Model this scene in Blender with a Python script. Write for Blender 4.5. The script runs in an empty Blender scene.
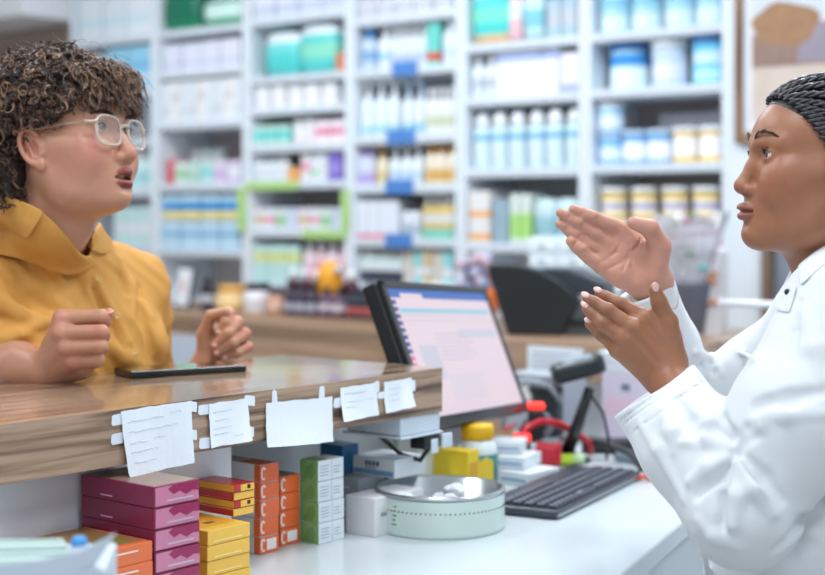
import bpy, bmesh, math, random
import numpy as np
from mathutils import Vector, Matrix
random.seed(7)
np.random.seed(7)
scene = bpy.context.scene
COL = scene.collection

# ------------------------------------------------------------------ camera frame
F = 1480.0                       # focal length in pixels of an 825 px wide frame
HZ = 1.35                        # eye height of the camera
HY = 215.0                       # picture row of the horizon
TH = math.radians(39.2)          # the camera looks this far to the west of the counter's direction
CT, ST = math.cos(TH), math.sin(TH)
def cam2w(r, d, z):
    return Vector((r*CT - d*ST, r*ST + d*CT, z))
def D(px, py, d):                # point seen at a pixel, d metres in front of the camera
    return cam2w((px-412.5)/F*d, d, HZ-(py-HY)/F*d)
def onz(px, py, z):              # on a horizontal surface
    return D(px, py, (HZ-z)*F/(py-HY))
def d_on_y(px, Y): return Y/(CT+ST*(px-412.5)/F)
def d_on_x(px, X): return X/(-ST+CT*(px-412.5)/F)
def onY(px, py, Y): return D(px, py, d_on_y(px, Y))
def onX(px, py, X): return D(px, py, d_on_x(px, X))

def srgb(r, g, b):
    f = lambda c: (c/255/12.92) if c/255 <= .04045 else ((c/255+.055)/1.055)**2.4
    return (f(r), f(g), f(b), 1.0)

# ------------------------------------------------------------------ materials
MATS = {}
def mat(name, col, rough=.5, metal=0, spec=.5, bump=0, bscale=200, noise=0, nscale=8, emit=None, estr=0, trans=0, alpha=1, sss=0, coat=0):
    if name in MATS: return MATS[name]
    m = bpy.data.materials.new(name); m.use_nodes = True
    nt = m.node_tree; b = nt.nodes['Principled BSDF']
    b.inputs['Base Color'].default_value = col
    b.inputs['Roughness'].default_value = rough
    b.inputs['Metallic'].default_value = metal
    b.inputs['Specular IOR Level'].default_value = spec
    b.inputs['Transmission Weight'].default_value = trans
    b.inputs['Alpha'].default_value = alpha
    b.inputs['Coat Weight'].default_value = coat
    if sss:
        b.inputs['Subsurface Weight'].default_value = sss
        b.inputs['Subsurface Radius'].default_value = (.012, .005, .003)
        b.inputs['Subsurface Scale'].default_value = 1
    if emit:
        b.inputs['Emission Color'].default_value = emit
        b.inputs['Emission Strength'].default_value = estr
    tc = nt.nodes.new('ShaderNodeTexCoord')
    if noise:
        n = nt.nodes.new('ShaderNodeTexNoise'); n.inputs['Scale'].default_value = nscale; n.inputs['Detail'].default_value = 4
        nt.links.new(tc.outputs['Object'], n.inputs['Vector'])
        mx = nt.nodes.new('ShaderNodeMix'); mx.data_type = 'RGBA'
        mx.inputs[6].default_value = tuple(min(1, c*(1-noise)) for c in col[:3])+(1,)
        mx.inputs[7].default_value = tuple(min(1, c*(1+noise)) for c in col[:3])+(1,)
        nt.links.new(n.outputs['Fac'], mx.inputs[0]); nt.links.new(mx.outputs[2], b.inputs['Base Color'])
    if bump:
        n = nt.nodes.new('ShaderNodeTexNoise'); n.inputs['Scale'].default_value = bscale; n.inputs['Detail'].default_value = 3
        nt.links.new(tc.outputs['Object'], n.inputs['Vector'])
        bp = nt.nodes.new('ShaderNodeBump'); bp.inputs['Strength'].default_value = bump; bp.inputs['Distance'].default_value = .002
        nt.links.new(n.outputs['Fac'], bp.inputs['Height']); nt.links.new(bp.outputs[0], b.inputs['Normal'])
    MATS[name] = m
    return m

def band_mat(name, base, bands, rough=.45, axis=2, spec=.4):
    """Packaging print: bands = [(lo, hi, colour)] along a generated axis, printed on the base colour."""
    if name in MATS: return MATS[name]
    m = mat(name, base, rough, spec=spec)
    nt = m.node_tree; b = nt.nodes['Principled BSDF']
    tc = nt.nodes.new('ShaderNodeTexCoord'); sp = nt.nodes.new('ShaderNodeSeparateXYZ')
    nt.links.new(tc.outputs['Generated'], sp.inputs[0])
    rp = nt.nodes.new('ShaderNodeValToRGB'); rp.color_ramp.interpolation = 'CONSTANT'
    e = rp.color_ramp.elements
    e[0].position = 0; e[0].color = base
    e.remove(e[1])
    for lo, hi, c in bands:
        x = e.new(lo); x.color = c
        x = e.new(hi); x.color = base
    nt.links.new(sp.outputs[axis], rp.inputs[0]); nt.links.new(rp.outputs[0], b.inputs['Base Color'])
    return m

def wood_mat(name, c1, c2, c3, scale=1.0, rough=.25, along=1, coat=.3):
    if name in MATS: return MATS[name]
    m = mat(name, c1, rough, coat=coat)
    nt = m.node_tree; b = nt.nodes['Principled BSDF']
    tc = nt.nodes.new('ShaderNodeTexCoord'); mp = nt.nodes.new('ShaderNodeMapping')
    sc = [26*scale, 26*scale, 26*scale]; sc[along] = 1.1*scale
    mp.inputs['Scale'].default_value = sc
    nt.links.new(tc.outputs['Object'], mp.inputs[0])
    n = nt.nodes.new('ShaderNodeTexNoise'); n.inputs['Scale'].default_value = 1.3; n.inputs['Detail'].default_value = 5; n.inputs['Distortion'].default_value = .6
    nt.links.new(mp.outputs[0], n.inputs['Vector'])
    w = nt.nodes.new('ShaderNodeTexNoise'); w.inputs['Scale'].default_value = 5; w.inputs['Detail'].default_value = 3
    nt.links.new(mp.outputs[0], w.inputs['Vector'])
    rp = nt.nodes.new('ShaderNodeValToRGB'); e = rp.color_ramp.elements
    e[0].position = .33; e[0].color = c2; e[1].position = .66; e[1].color = c3
    x = e.new(.47); x.color = c1
    x = e.new(.56); x.color = c3
    nt.links.new(n.outputs['Fac'], rp.inputs[0])
    mx = nt.nodes.new('ShaderNodeMix'); mx.data_type = 'RGBA'; mx.blend_type = 'MULTIPLY'; mx.inputs[0].default_value = .45
    nt.links.new(rp.outputs[0], mx.inputs[6]); nt.links.new(w.outputs['Fac'], mx.inputs[7])
    nt.links.new(mx.outputs[2], b.inputs['Base Color'])
    return m

# ------------------------------------------------------------------ mesh helpers
class MB:
    def __init__(self): self.bm = bmesh.new(); self.mi = 0
    def _set(self, before):
        for f in self.bm.faces:
            if f.index == -1 or f.index >= before: f.material_index = self.mi
    def box(self, x0, x1, y0, y1, z0, z1, bev=0.0, seg=2, M=None, mi=0):
        bm2 = bmesh.new()
        r = bmesh.ops.create_cube(bm2, size=1)
        for v in bm2.verts:
            v.co = Vector(((x0+x1)/2+v.co.x*(x1-x0), (y0+y1)/2+v.co.y*(y1-y0), (z0+z1)/2+v.co.z*(z1-z0)))
        if bev: bmesh.ops.bevel(bm2, geom=bm2.edges[:], offset=bev, segments=seg, affect='EDGES', profile=.5)
        self._merge(bm2, M, mi); return self
    def _merge(self, bm2, M=None, mi=0, smooth=False):
        if M is not None: bm2.transform(M)
        for f in bm2.faces:
            f.material_index = mi
            if smooth: f.smooth = True
        me = bpy.data.meshes.new('t'); bm2.to_mesh(me); bm2.free(); self.bm.from_mesh(me); bpy.data.meshes.remove(me)
    def lathe(self, prof, n=32, M=None, mi=0, cx=0, cy=0, smooth=True):
        bm2 = bmesh.new(); rings = []
        for r, z in prof:
            if r < 1e-6: rings.append([bm2.verts.new((cx, cy, z))])
            else: rings.append([bm2.verts.new((cx+r*math.cos(2*math.pi*i/n), cy+r*math.sin(2*math.pi*i/n), z)) for i in range(n)])
        for a, b in zip(rings, rings[1:]):
            for i in range(n):
                j = (i+1) % n
                if len(a) == 1 and len(b) == 1: continue
                if len(a) == 1: bm2.faces.new((a[0], b[j], b[i]))
                elif len(b) == 1: bm2.faces.new((a[i], a[j], b[0]))
                else: bm2.faces.new((a[i], a[j], b[j], b[i]))
        bmesh.ops.recalc_face_normals(bm2, faces=bm2.faces[:])
        self._merge(bm2, M, mi, smooth); return self
    def tube(self, pts, r, n=8, mi=0, closed=False, radii=None):
        bm2 = bmesh.new(); pts = [Vector(p) for p in pts]; rings = []
        up = Vector((0, 0, 1)); prev = None
        for i, p in enumerate(pts):
            a = pts[max(i-1, 0)]; b = pts[min(i+1, len(pts)-1)]
            t = (b-a).normalized() if (b-a).length > 1e-9 else Vector((0, 0, 1))
            if prev is None:
                s = t.cross(up)
                if s.length < 1e-3: s = t.cross(Vector((1, 0, 0)))
                s.normalize()
            else:
                s = prev - t*prev.dot(t); s.normalize()
            prev = s; q = t.cross(s)
            rr = radii[i] if radii else r
            rings.append([bm2.verts.new(p+(s*math.cos(2*math.pi*k/n)+q*math.sin(2*math.pi*k/n))*rr) for k in range(n)])
        for a, b in zip(rings, rings[1:]):
            for k in range(n):
                bm2.faces.new((a[k], a[(k+1) % n], b[(k+1) % n], b[k]))
        bm2.faces.new(rings[0][::-1]); bm2.faces.new(rings[-1])
        bmesh.ops.recalc_face_normals(bm2, faces=bm2.faces[:])
        self._merge(bm2, None, mi, True); return self
    def prism(self, poly, z0, z1, M=None, mi=0, bev=0, smooth=False):
        bm2 = bmesh.new()
        a = [bm2.verts.new((x, y, z0)) for x, y in poly]; b = [bm2.verts.new((x, y, z1)) for x, y in poly]
        n = len(poly)
        bm2.faces.new(a[::-1]); bm2.faces.new(b)
        for i in range(n): bm2.faces.new((a[i], a[(i+1) % n], b[(i+1) % n], b[i]))
        bmesh.ops.recalc_face_normals(bm2, faces=bm2.faces[:])
        if bev: bmesh.ops.bevel(bm2, geom=bm2.edges[:], offset=bev, segments=2, affect='EDGES', profile=.5)
        self._merge(bm2, M, mi, smooth); return self
    def ball(self, c, r, M=None, mi=0, sc=(1, 1, 1), n=16):
        bm2 = bmesh.new(); bmesh.ops.create_uvsphere(bm2, u_segments=n, v_segments=max(6, n//2), radius=r)
        for v in bm2.verts: v.co = Vector((v.co.x*sc[0]+c[0], v.co.y*sc[1]+c[1], v.co.z*sc[2]+c[2]))
        self._merge(bm2, M, mi, True); return self
    def quad(self, pts, mi=0):
        f = self.bm.faces.new([self.bm.verts.new(p) for p in pts]); f.material_index = mi; return self
    def build(self, name, mats, parent=None, loc=None, rz=None):
        me = bpy.data.meshes.new(name); self.bm.to_mesh(me); self.bm.free()
        for m in (mats if isinstance(mats, (list, tuple)) else [mats]): me.materials.append(m)
        o = bpy.data.objects.new(name, me); COL.objects.link(o)
        if parent: o.parent = parent
        if loc is not None: o.location = loc
        if rz is not None: o.rotation_euler.z = rz
        return o

def tag(o, label, cat, group=None, kind=None):
    if label: o['label'] = label
    if cat: o['category'] = cat
    if group: o['group'] = group
    if kind: o['kind'] = kind
    return o
def thing(name, label, cat, loc=(0, 0, 0), rz=0, group=None):
    o = bpy.data.objects.new(name, None); COL.objects.link(o)
    o.location = loc; o.rotation_euler = (0, 0, rz); o.empty_display_size = .05
    return tag(o, label, cat, group)
def struct(o): o['kind'] = 'structure'; return o
def dup(root, loc, rz=0, label=None, group=None):
    r = root.copy(); COL.objects.link(r); r.location = loc; r.rotation_euler = (0, 0, rz)
    if label: r['label'] = label
    if group: r['group'] = group
    for ch in list(root.children):
        c = ch.copy(); COL.objects.link(c); c.parent = r
        for g in list(ch.children):
            k = g.copy(); COL.objects.link(k); k.parent = c
    return r
ORD = ['first', 'second', 'third', 'fourth', 'fifth', 'sixth', 'seventh', 'eighth', 'ninth', 'tenth', 'eleventh', 'twelfth', 'thirteenth', 'fourteenth']

# ------------------------------------------------------------------ camera
cd = bpy.data.cameras.new('camera'); cam = bpy.data.objects.new('camera', cd); COL.objects.link(cam)
cam.location = (0, 0, HZ); cam.rotation_euler = (math.radians(90), 0, TH)
cd.sensor_width = 36; cd.sensor_fit = 'HORIZONTAL'; cd.lens = 36*F/825
cd.shift_y = -(287.5-HY)/825
cd.clip_start = .02
cd.dof.use_dof = True; cd.dof.focus_distance = 1.99; cd.dof.aperture_fstop = 3.0
scene.camera = cam
scene.view_settings.view_transform = 'Standard'; scene.view_settings.look = 'None'
scene.view_settings.exposure = 0.35; scene.view_settings.gamma = 1; scene.view_settings.use_curve_mapping = False

# ------------------------------------------------------------------ room shell
W = 4.3                          # front plane of the shelving
WB = 4.66                        # wall behind it
white_wall = mat('wall_paint', srgb(214, 224, 232), .7, bump=.1, bscale=300)
MB().box(-9, 4, -2.2, WB+.12, -.1, 0).build('floor', band_mat('floor_tiles', srgb(196, 196, 194), [(.5, .503, srgb(150, 150, 150))], .3, 0))['kind'] = 'structure'
MB().box(-9, 4, -2.2, WB+.12, 2.9, 3.0).build('ceiling', mat('ceiling_white', srgb(238, 241, 244), .8))['kind'] = 'structure'
MB().box(-9, 4, WB, WB+.12, 0, 2.9).build('wall_back', white_wall)['kind'] = 'structure'
MB().box(3.9, 4.0, -2.2, WB, 0, 2.9).build('wall_right', white_wall)['kind'] = 'structure'

# ------------------------------------------------------------------ lights
def area(name, loc, sx, sy, power, col=(1, 1, 1), rot=(0, 0, 0)):
    l = bpy.data.lights.new(name, 'AREA'); l.shape = 'RECTANGLE'; l.size = sx; l.size_y = sy; l.energy = power; l.color = col
    o = bpy.data.objects.new(name, l); COL.objects.link(o); o.location = loc; o.rotation_euler = rot; return o
cool = (.90, .955, 1)
lampm = mat('lamp_diffuser', (1, 1, 1, 1), .5, emit=(.9, .96, 1, 1), estr=3)
lampf = mat('lamp_frame', srgb(220, 220, 220), .4)
LAMPS = [(-1.0, 1.0), (-2.6, 1.4), (-1.2, 3.0), (-3.0, 3.2), (.6, .4), (-4.6, 3.0), (.2, 2.4), (-2.2, -.6)]
LP_ = [11, 14, 19, 19, 10, 19, 11, 12]
for i, (x, y) in enumerate(LAMPS):
    t = thing('ceiling_light', f'square white ceiling light panel, {ORD[i]} one overhead', 'ceiling light', (x, y, 2.9), 0, 'ceiling light panels')
    MB().box(-.33, .33, -.33, .33, -.03, 0, .004).build('lamp_frame', lampf, t)
    MB().box(-.29, .29, -.29, .29, -.034, -.028).build('diffuser', lampm, t)
    area('panel_light', (x, y, 2.84), .56, .56, LP_[i], cool)
wd = bpy.data.worlds.new('world'); scene.world = wd; wd.use_nodes = True
wd.node_tree.nodes['Background'].inputs[0].default_value = (.86, .93, 1, 1)
wd.node_tree.nodes['Background'].inputs[1].default_value = .40
# daylight from the shop windows on the street side, behind the camera
area('window_daylight', (2.4, -1.6, 1.9), 3.0, 2.0, 16, (.9, .96, 1), (math.radians(75), 0, math.radians(52)))

# ------------------------------------------------------------------ counter with taped notes
wood = wood_mat('zebrano_wood', srgb(168, 138, 114), srgb(92, 68, 54), srgb(194, 164, 138), 1.9, .14)
wood_face = wood
XF = -1.495                      # front edge of the counter top
ZC, ZS, ZD = 1.10, 1.028, .85    # counter top, underside of its slab, desk top
YE = 1.91                        # end of the counter top
ct = thing('service_counter', 'raised wood-grain customer counter with paper notes taped on its edge', 'counter', (XF-.15, .8, 0))
def rel(o, root):
    o.location = (-root.location.x, -root.location.y, -root.location.z); return o
rel(MB().box(XF-.360, XF, -1.2, YE, ZS, ZC, .0).build('counter_top', wood, ct), ct)
pgm = mat('panel_grey', srgb(226, 230, 236), .45)
rel(MB().box(XF-.345, XF-.30, 1.50, YE-.03, 0, ZS).box(XF-.345, XF-.068, -1.2, 1.50, ZD+.0005, ZS).box(XF-.345, XF-.30, -1.2, 1.50, 0, ZD+.0005).box(XF-.335, XF-.302, YE-.03, 2.42, 0, 1.025).build('front_panel', pgm, ct), ct)

desk_m = mat('desk_white', srgb(208, 217, 222), .24, coat=.15)
e0, e1 = onz(620, 575, ZD), onz(685, 520, ZD)
ed = (e1-e0)/(e1.y-e0.y)
def edge_x(y): return e0.x+ed.x*(y-e0.y)
dk = thing('work_desk', 'glossy white work desk running along behind the raised counter', 'desk', (-1.4, 1.6, 0))
XI = XF-.298; Y0, Y1 = -.9, 2.96
rel(MB().prism([(XI, Y0), (edge_x(Y0), Y0), (edge_x(Y1), Y1), (XI, Y1)], ZD-.034, ZD, None, 0, .004).build('desk_top', desk_m, dk), dk)
rel(MB().prism([(XI, Y0), (edge_x(Y0)-.012, Y0), (edge_x(Y1)-.012, Y1-.02), (XI, Y1-.02)], .06, ZD-.034).build('cabinet_body', mat('desk_body', srgb(208, 216, 222), .4), dk), dk)
rel(MB().prism([(XI+.02, Y0), (edge_x(Y0)-.06, Y0), (edge_x(Y1)-.06, Y1-.04), (XI+.02, Y1-.04)], 0, .06).build('plinth', mat('plinth_grey', srgb(140, 144, 150), .5), dk), dk)
# ------------------------------------------------------------------ notes taped to the counter edge
paper_m = mat('note_paper', srgb(232, 238, 246), .8, bump=.15, bscale=60)
tape_m = mat('paper_tape', srgb(228, 236, 246), .6)
ink_m = mat('pencil_ink', srgb(206, 216, 231), .7)
def note(label, quad, tabs, lines, seed):
    rnd = random.Random(seed)
    P = [onX(x, y, XF) for x, y in quad]
    c = sum(P, Vector())/4
    t = thing('paper_note', label, 'note', c, 0, 'notes taped along the counter edge')
    def sheet(pts, off, th):
        m = MB(); n = len(pts)
        a = [m.bm.verts.new((off+dx, p.y-c.y, p.z-c.z)) for p, dx in pts]
        b = [m.bm.verts.new((off+dx+th, p.y-c.y, p.z-c.z)) for p, dx in pts]
        m.bm.faces.new(a); m.bm.faces.new(b[::-1])
        for i in range(n): m.bm.faces.new((a[i], a[(i+1) % n], b[(i+1) % n], b[i]))
        bmesh.ops.recalc_face_normals(m.bm, faces=m.bm.faces[:])
        return m
    # a grid sheet, its lower edge curling a little away from the edge of the slab
    m = MB(); N = 10; G = {}
    for i in range(N+1):
        for j in range(N+1):
            u, v = i/N, j/N
            top = P[0].lerp(P[1], u); bot = P[3].lerp(P[2], u); p = top.lerp(bot, v)
            wob = .0012*math.sin(u*7+seed)+.006*v*v*(1+.6*math.sin(u*4+seed*2))
            jag = .0006*rnd.uniform(-1, 1) if i in (0, N) or j in (0, N) else 0
            for k in (0, 1):
                G[i, j, k] = m.bm.verts.new((.0018+wob+k*.0004, p.y-c.y+jag, p.z-c.z+jag))
    for i in range(N):
        for j in range(N):
            for k in (0, 1): m.bm.faces.new((G[i, j, k], G[i+1, j, k], G[i+1, j+1, k], G[i, j+1, k]))
    for i in range(N):
        m.bm.faces.new((G[i, 0, 0], G[i+1, 0, 0], G[i+1, 0, 1], G[i, 0, 1])); m.bm.faces.new((G[i, N, 0], G[i+1, N, 0], G[i+1, N, 1], G[i, N, 1]))
        m.bm.faces.new((G[0, i, 0], G[0, i+1, 0], G[0, i+1, 1], G[0, i, 1])); m.bm.faces.new((G[N, i, 0], G[N, i+1, 0], G[N, i+1, 1], G[N, i, 1]))
    bmesh.ops.recalc_face_normals(m.bm, faces=m.bm.faces[:])
    m.build('sheet', paper_m, t)
    for tb in tabs:
        pts = []
        for k, (x, y) in enumerate(tb):
            pts.append((onX(x, y, XF), 0.0))
        # ragged torn tape ends
        sheet(pts, .0008, .0006).build('tape_strip', tape_m, t)
    if lines:
        m = MB()
        for (u0, u1, v) in lines:
            pts = []; n = int(40*(u1-u0))+4
            for k in range(n):
                u = u0+(u1-u0)*k/(n-1)
                top = P[0].lerp(P[1], u); bot = P[3].lerp(P[2], u); p = top.lerp(bot, v+rnd.uniform(-.018, .018))
                wob = .0012*math.sin(u*7+seed)+.006*v*v*(1+.6*math.sin(u*4+seed*2))
                pts.append((.0026+wob, p.y-c.y, p.z-c.z))
            m.tube(pts, .00035, 4)
        m.build('handwriting', ink_m, t)
def tab(x0, y0, x1, y1, s=0):
    return [(x0, y0+1+s), (x0+2, y0+s), (x1, y0), (x1+.4, (y0+y1)/2), (x1, y1), (x0+1, y1+s), (x0-.6, y1-2+s)]
note('large handwritten note hanging below the slab edge over the burgundy boxes', [(119.5, 411), (190, 400.5), (190.5, 462), (124, 478)],
     [tab(111.5, 413, 122, 424, 2), tab(111, 432, 122, 443, 2), tab(186, 402, 196, 412, -1), tab(186, 430, 196, 440, -1)],
     [(.08, .62, .17), (.7, .85, .13), (.08, .8, .33), (.08, .35, .5), (.45, .6, .49), (.08, .5, .64), (.1, .45, .8)], 1)
note('small handwritten note held by four tape tabs above the yellow boxes', [(207.5, 404), (247, 398), (246.5, 440), (208, 448)],
     [tab(198, 404, 209, 414, 1), tab(199, 437, 209, 448, 1), tab(244, 396, 254, 406, -1), tab(244, 427, 253, 437, -1)],
     [(.1, .6, .2), (.15, .5, .4), (.1, .55, .58), (.1, .5, .72), (.6, .8, .8)], 2)
note('blank white card hung by two upright tape strips above the orange boxes', [(265, 403), (331.5, 396.5), (331, 441), (264, 447.5)],
     [[(271.5, 404), (271.5, 392), (273.5, 389.5), (276, 391), (277, 403)], [(318, 400), (319, 387), (322, 385.5), (324, 388), (324, 399)]], [], 3)
note('ragged-edged handwritten note directly beside the blank white card', [(340, 387.5), (376, 382.5), (376.5, 415), (339, 421.5)],
     [tab(333.5, 397, 342, 407, 1), tab(374, 381, 378.5, 392)],
     [(.1, .7, .2), (.1, .6, .45), (.7, .9, .45), (.1, .4, .62)], 4)
note('handwritten note taped nearest the end of the counter slab', [(383.5, 382), (411, 377.5), (410.5, 406), (383.5, 413.5)],
     [tab(377.5, 391, 385, 398, 1), tab(408.5, 380, 414.5, 391, 0)],
     [(.15, .6, .25), (.15, .5, .45), (.15, .5, .62)], 5)

# cable tray hanging under the end of the slab
t = thing('cable_tray', 'small white plastic tray fixed under the end of the counter slab', 'cable tray', onX(425, 415, XF-.012))
c0 = t.location
y0 = onX(398, 415, XF-.01).y; y1 = onX(442, 410, XF-.01).y
rel(MB().box(XF-.12, XF-.004, y0, YE+.0, ZS-.031, ZS-.0005, .003).build('tray_body', mat('plastic_white', srgb(206, 218, 230), .35), t), t)
rel(MB().box(XF-.125, XF+.0, y0-.004, YE+.003, ZS-.035, ZS-.031, .001).build('tray_lip', mat('plastic_white', (1,)*4), t), t)
p = D(430, 428, 2.42)
t = thing('power_adapter', 'black power adapter with white tags hanging below the cable tray', 'adapter', (p.x, p.y, ZS-.036))
MB().box(-.02, .012, -.028, .012, -.022, 0, .003).build('adapter_body', mat('plastic_black', srgb(28, 32, 36), .4), t)
MB().box(.012, .015, -.014, .004, -.030, -.006, .002).build('white_tag', mat('plastic_white', (1,)*4), t)
MB().box(.012, .015, .014, .042, -.024, 0, .002).build('white_tag', mat('plastic_white', (1,)*4), t)
MB().tube([(0, 0, -.02), (-.02, .0, -.045), (-.06, .0, -.040), (-.11, 0, -.012)], .004).build('cord', MATS['plastic_black'], t)

# ------------------------------------------------------------------ medicine boxes on the desk
def swoosh(m, Y0, Y1, z0, z1, x, pts, w=.0016, mi=1):
    P = [(x, Y0+(Y1-Y0)*u, z0+(z1-z0)*v) for u, v in pts]
    m.tube(P, w*.5, 4, mi)
class BoxKind:
    def __init__(self, nm, cols): self.nm = nm; self.cols = cols
def carton(name, parts_fn, label, cat, loc, group, rz=0):
    t = thing(name, label, cat, loc, rz, group)
    parts_fn(t); return t
def corner_dims(px, py, z, pr, pl):
    c = onz(px, py, z)
    dr = d_on_x(pr, c.x); ly = D(pr, HY, dr).y - c.y          # extent along +Y
    dl = d_on_y(pl, c.y); lx = c.x - D(pl, HY, dl).x          # extent along -X
    return c, lx, ly
# local frame of every carton: origin at the near lower corner, x to -lx, y to +ly
def plain(body, lx, ly, t, bev=.0008, extra=None):
    def f(root):
        MB().box(-lx, 0, 0, ly, 0.0003, t-.0003, bev).build('carton', body, root)
        if extra: extra(root, lx, ly, t)
    return f
def quadpart(name, m, root, pts):
    mb = MB(); mb.quad(pts); return mb.build(name, m, root)
def panel(name, m, root, x0, x1, y0, y1, z0, z1, b=.0):
    return MB().box(x0, x1, y0, y1, z0, z1, b).build(name, m, root)

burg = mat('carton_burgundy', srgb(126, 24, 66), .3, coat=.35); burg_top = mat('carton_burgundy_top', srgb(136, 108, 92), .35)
pink_foil = mat('carton_pink_foil', srgb(200, 122, 152), .3, coat=.5); mag = mat('carton_magenta', srgb(150, 22, 80), .3, coat=.3)
line_m = mat('print_line', srgb(214, 170, 196), .4); silver = mat('print_silver', srgb(200, 190, 200), .3, metal=.4)
def burg_extra(i):
    def f(root, lx, ly, t):
        e = .0005
        panel('end_print', pink_foil, root, -e, e, .002, ly-.001, .002, t-.002)
        # magenta wave over the foil end
        poly = [(ly*.30, t*.78), (ly*.42, t*.50), (ly*.55, t*.62), (ly*.70, t*.40), (ly*.85, t*.55), (ly-.001, t*.5), (ly-.001, t-.002), (ly*.40, t-.002)]
        M = Matrix(((0, 0, 1, 0), (1, 0, 0, 0), (0, 1, 0, 0), (0, 0, 0, 1)))
        MB().prism(poly, e*.8, e*1.8, M).build('end_wave', mag, root)
        panel('end_line', silver, root, e, e*2.2, ly*.28, ly*.86, t*.22, t*.29)
        a = -lx*.72 if i % 3 else -lx*.78
        panel('side_line', line_m, root, a, a+lx*(.16 if i != 3 else .36), -e*1.5, 0, t*.2, t*.25)
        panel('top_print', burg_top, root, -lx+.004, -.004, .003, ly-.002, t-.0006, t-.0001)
    return f
c, lx, ly = corner_dims(155, 487, 1.013, 200, 82)
XB, YB = c.x, c.y
N = 6; tb = .0272
for i in range(N):
    j = random.uniform(-.0012, .0012)
    carton('medicine_box', plain(burg, lx, ly, tb, extra=burg_extra(i)), f'burgundy medicine box with pink foil end, {["at the bottom of its stack of six","second from the bottom of its stack","third from the bottom of its stack","fourth from the bottom of its stack","second from the top of its stack","on top of its stack of six"][i]}', 'medicine box',
           (XB+j, YB+random.uniform(-.001, .001), ZD+i*tb), 'burgundy medicine boxes')
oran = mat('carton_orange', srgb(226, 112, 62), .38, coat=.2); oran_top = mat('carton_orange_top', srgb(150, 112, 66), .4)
green_print = mat('print_olive', srgb(120, 130, 40), .4); whitep = mat('print_white', srgb(240, 238, 236), .45)
def orange_extra(root, lx, ly, t):
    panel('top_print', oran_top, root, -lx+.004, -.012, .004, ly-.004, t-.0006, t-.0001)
    panel('leaf_print', green_print, root, -.05, -.022, ly*.45, ly*.8, t-.0003, t+.0001)
    panel('end_line', whitep, root, -.0004, .0005, ly*.3, ly*.8, t*.62, t*.68)
    panel('end_mark', whitep, root, -.0004, .0006, ly*.18, ly*.24, t*.3, t*.75)
for i in range(4):
    carton('medicine_box', plain(oran, .13, .115, .0243, extra=orange_extra), f'orange medicine box in front of the burgundy stack, {["lowest","second lowest","second from top","topmost"][i]} of four', 'medicine box',
           (XB+.002-.001*i, YB-.1175+random.uniform(-.001, 0), ZD+i*.0243), 'orange medicine boxes in front')
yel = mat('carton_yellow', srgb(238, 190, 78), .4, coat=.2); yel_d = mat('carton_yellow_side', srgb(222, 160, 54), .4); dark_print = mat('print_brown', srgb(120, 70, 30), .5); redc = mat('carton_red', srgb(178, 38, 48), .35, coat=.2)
def yellow_extra(root, lx, ly, t):
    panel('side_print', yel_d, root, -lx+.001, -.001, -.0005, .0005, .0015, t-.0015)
    panel('end_line', mat('print_pale_yellow', srgb(246, 222, 150), .4), root, -.0003, .0006, ly*.15, ly*.8, t*.2, t*.27)
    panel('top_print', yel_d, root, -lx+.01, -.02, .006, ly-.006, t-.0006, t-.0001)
    panel('top_mark', dark_print, root, -.045, -.035, ly*.4, ly*.6, t-.0003, t+.0002)
c, lx, ly = corner_dims(208, 531, .932, 250, 199)
lx = .105
YELC = c
for i in range(4):
    carton('medicine_box', plain(yel, lx, ly, .0204, extra=yellow_extra), f'yellow medicine box next to the burgundy stack, {["lowest","second lowest","third from bottom","topmost"][i]} of four', 'medicine box',
           (c.x+random.uniform(-.002, .001), c.y+random.uniform(-.0015, .0015), ZD+i*.0205), 'yellow medicine boxes')
c, lx, ly = corner_dims(234.6, 517, .9325, 254.5, 196)
def thin_extra(k):
    def f(root, lx, ly, t):
        a, b = (redc, yel) if k % 2 else (yel_d, redc)
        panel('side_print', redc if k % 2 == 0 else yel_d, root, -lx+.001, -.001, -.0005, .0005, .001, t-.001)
        panel('end_print', yel, root, -.0004, .0005, ly*(.3 if k % 2 else .02), ly-.001, .001, t-.001)
        if k % 2: panel('end_mark', mat('print_black', srgb(40, 30, 34), .5), root, 0, .0007, ly*.62, ly*.78, t*.3, t*.8)
    return f
for i in range(4):
    carton('medicine_box', plain(redc if i % 2 else yel, lx, ly, .0110, .0005, thin_extra(i)), f'thin red and yellow carton on the yellow boxes, {["lowest","second lowest","second from top","topmost"][i]} of four', 'medicine box',
           (c.x+random.uniform(-.0015, .0015), c.y+random.uniform(-.001, .001), .9322+i*.0111), 'thin red and yellow cartons')
# white cartons with orange ends
wcart = mat('carton_white', srgb(222, 222, 226), .45); oran2 = mat('carton_bright_orange', srgb(232, 104, 46), .38, coat=.2); greyp = mat('print_grey', srgb(150, 156, 166), .5)
def wo_extra(k, mark=True):
    def f(root, lx, ly, t):
        panel('end_print', oran2, root, -.0004, .0005, .0005, ly-.0005, .0008, t-.0008)
        panel('corner_print', oran2, root, -.012, 0, -.0004, .0002, .0008, t-.0008)
        panel('top_print', oran2 if k == 4 else greyp, root, -.05, -.002, .003, ly-.003, t-.0006, t-.0001)
        m = MB()
        for a in range(3): m.box(-lx*.92, -lx*(.62-.05*a), -.0006, 0, t*(.25+.2*a), t*(.3+.2*a))
        m.build('side_text', greyp, root)
        m = MB(); pts = [(.15+.1*math.cos(x), .5+.34*math.sin(x)) for x in np.linspace(.6, 5.4, 12)]
        m.tube([(.0006, ly*u, t*v) for u, v in pts], .0016, 5)
        m.build('end_mark', whitep, root)
        if k == 0: panel('barcode_sticker', whitep, root, .0003, .0009, ly*.35, ly*.85, t*.2, t*.8)
    return f
c, lx, ly = corner_dims(260.5, 555, ZD, 279, 197)
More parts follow.
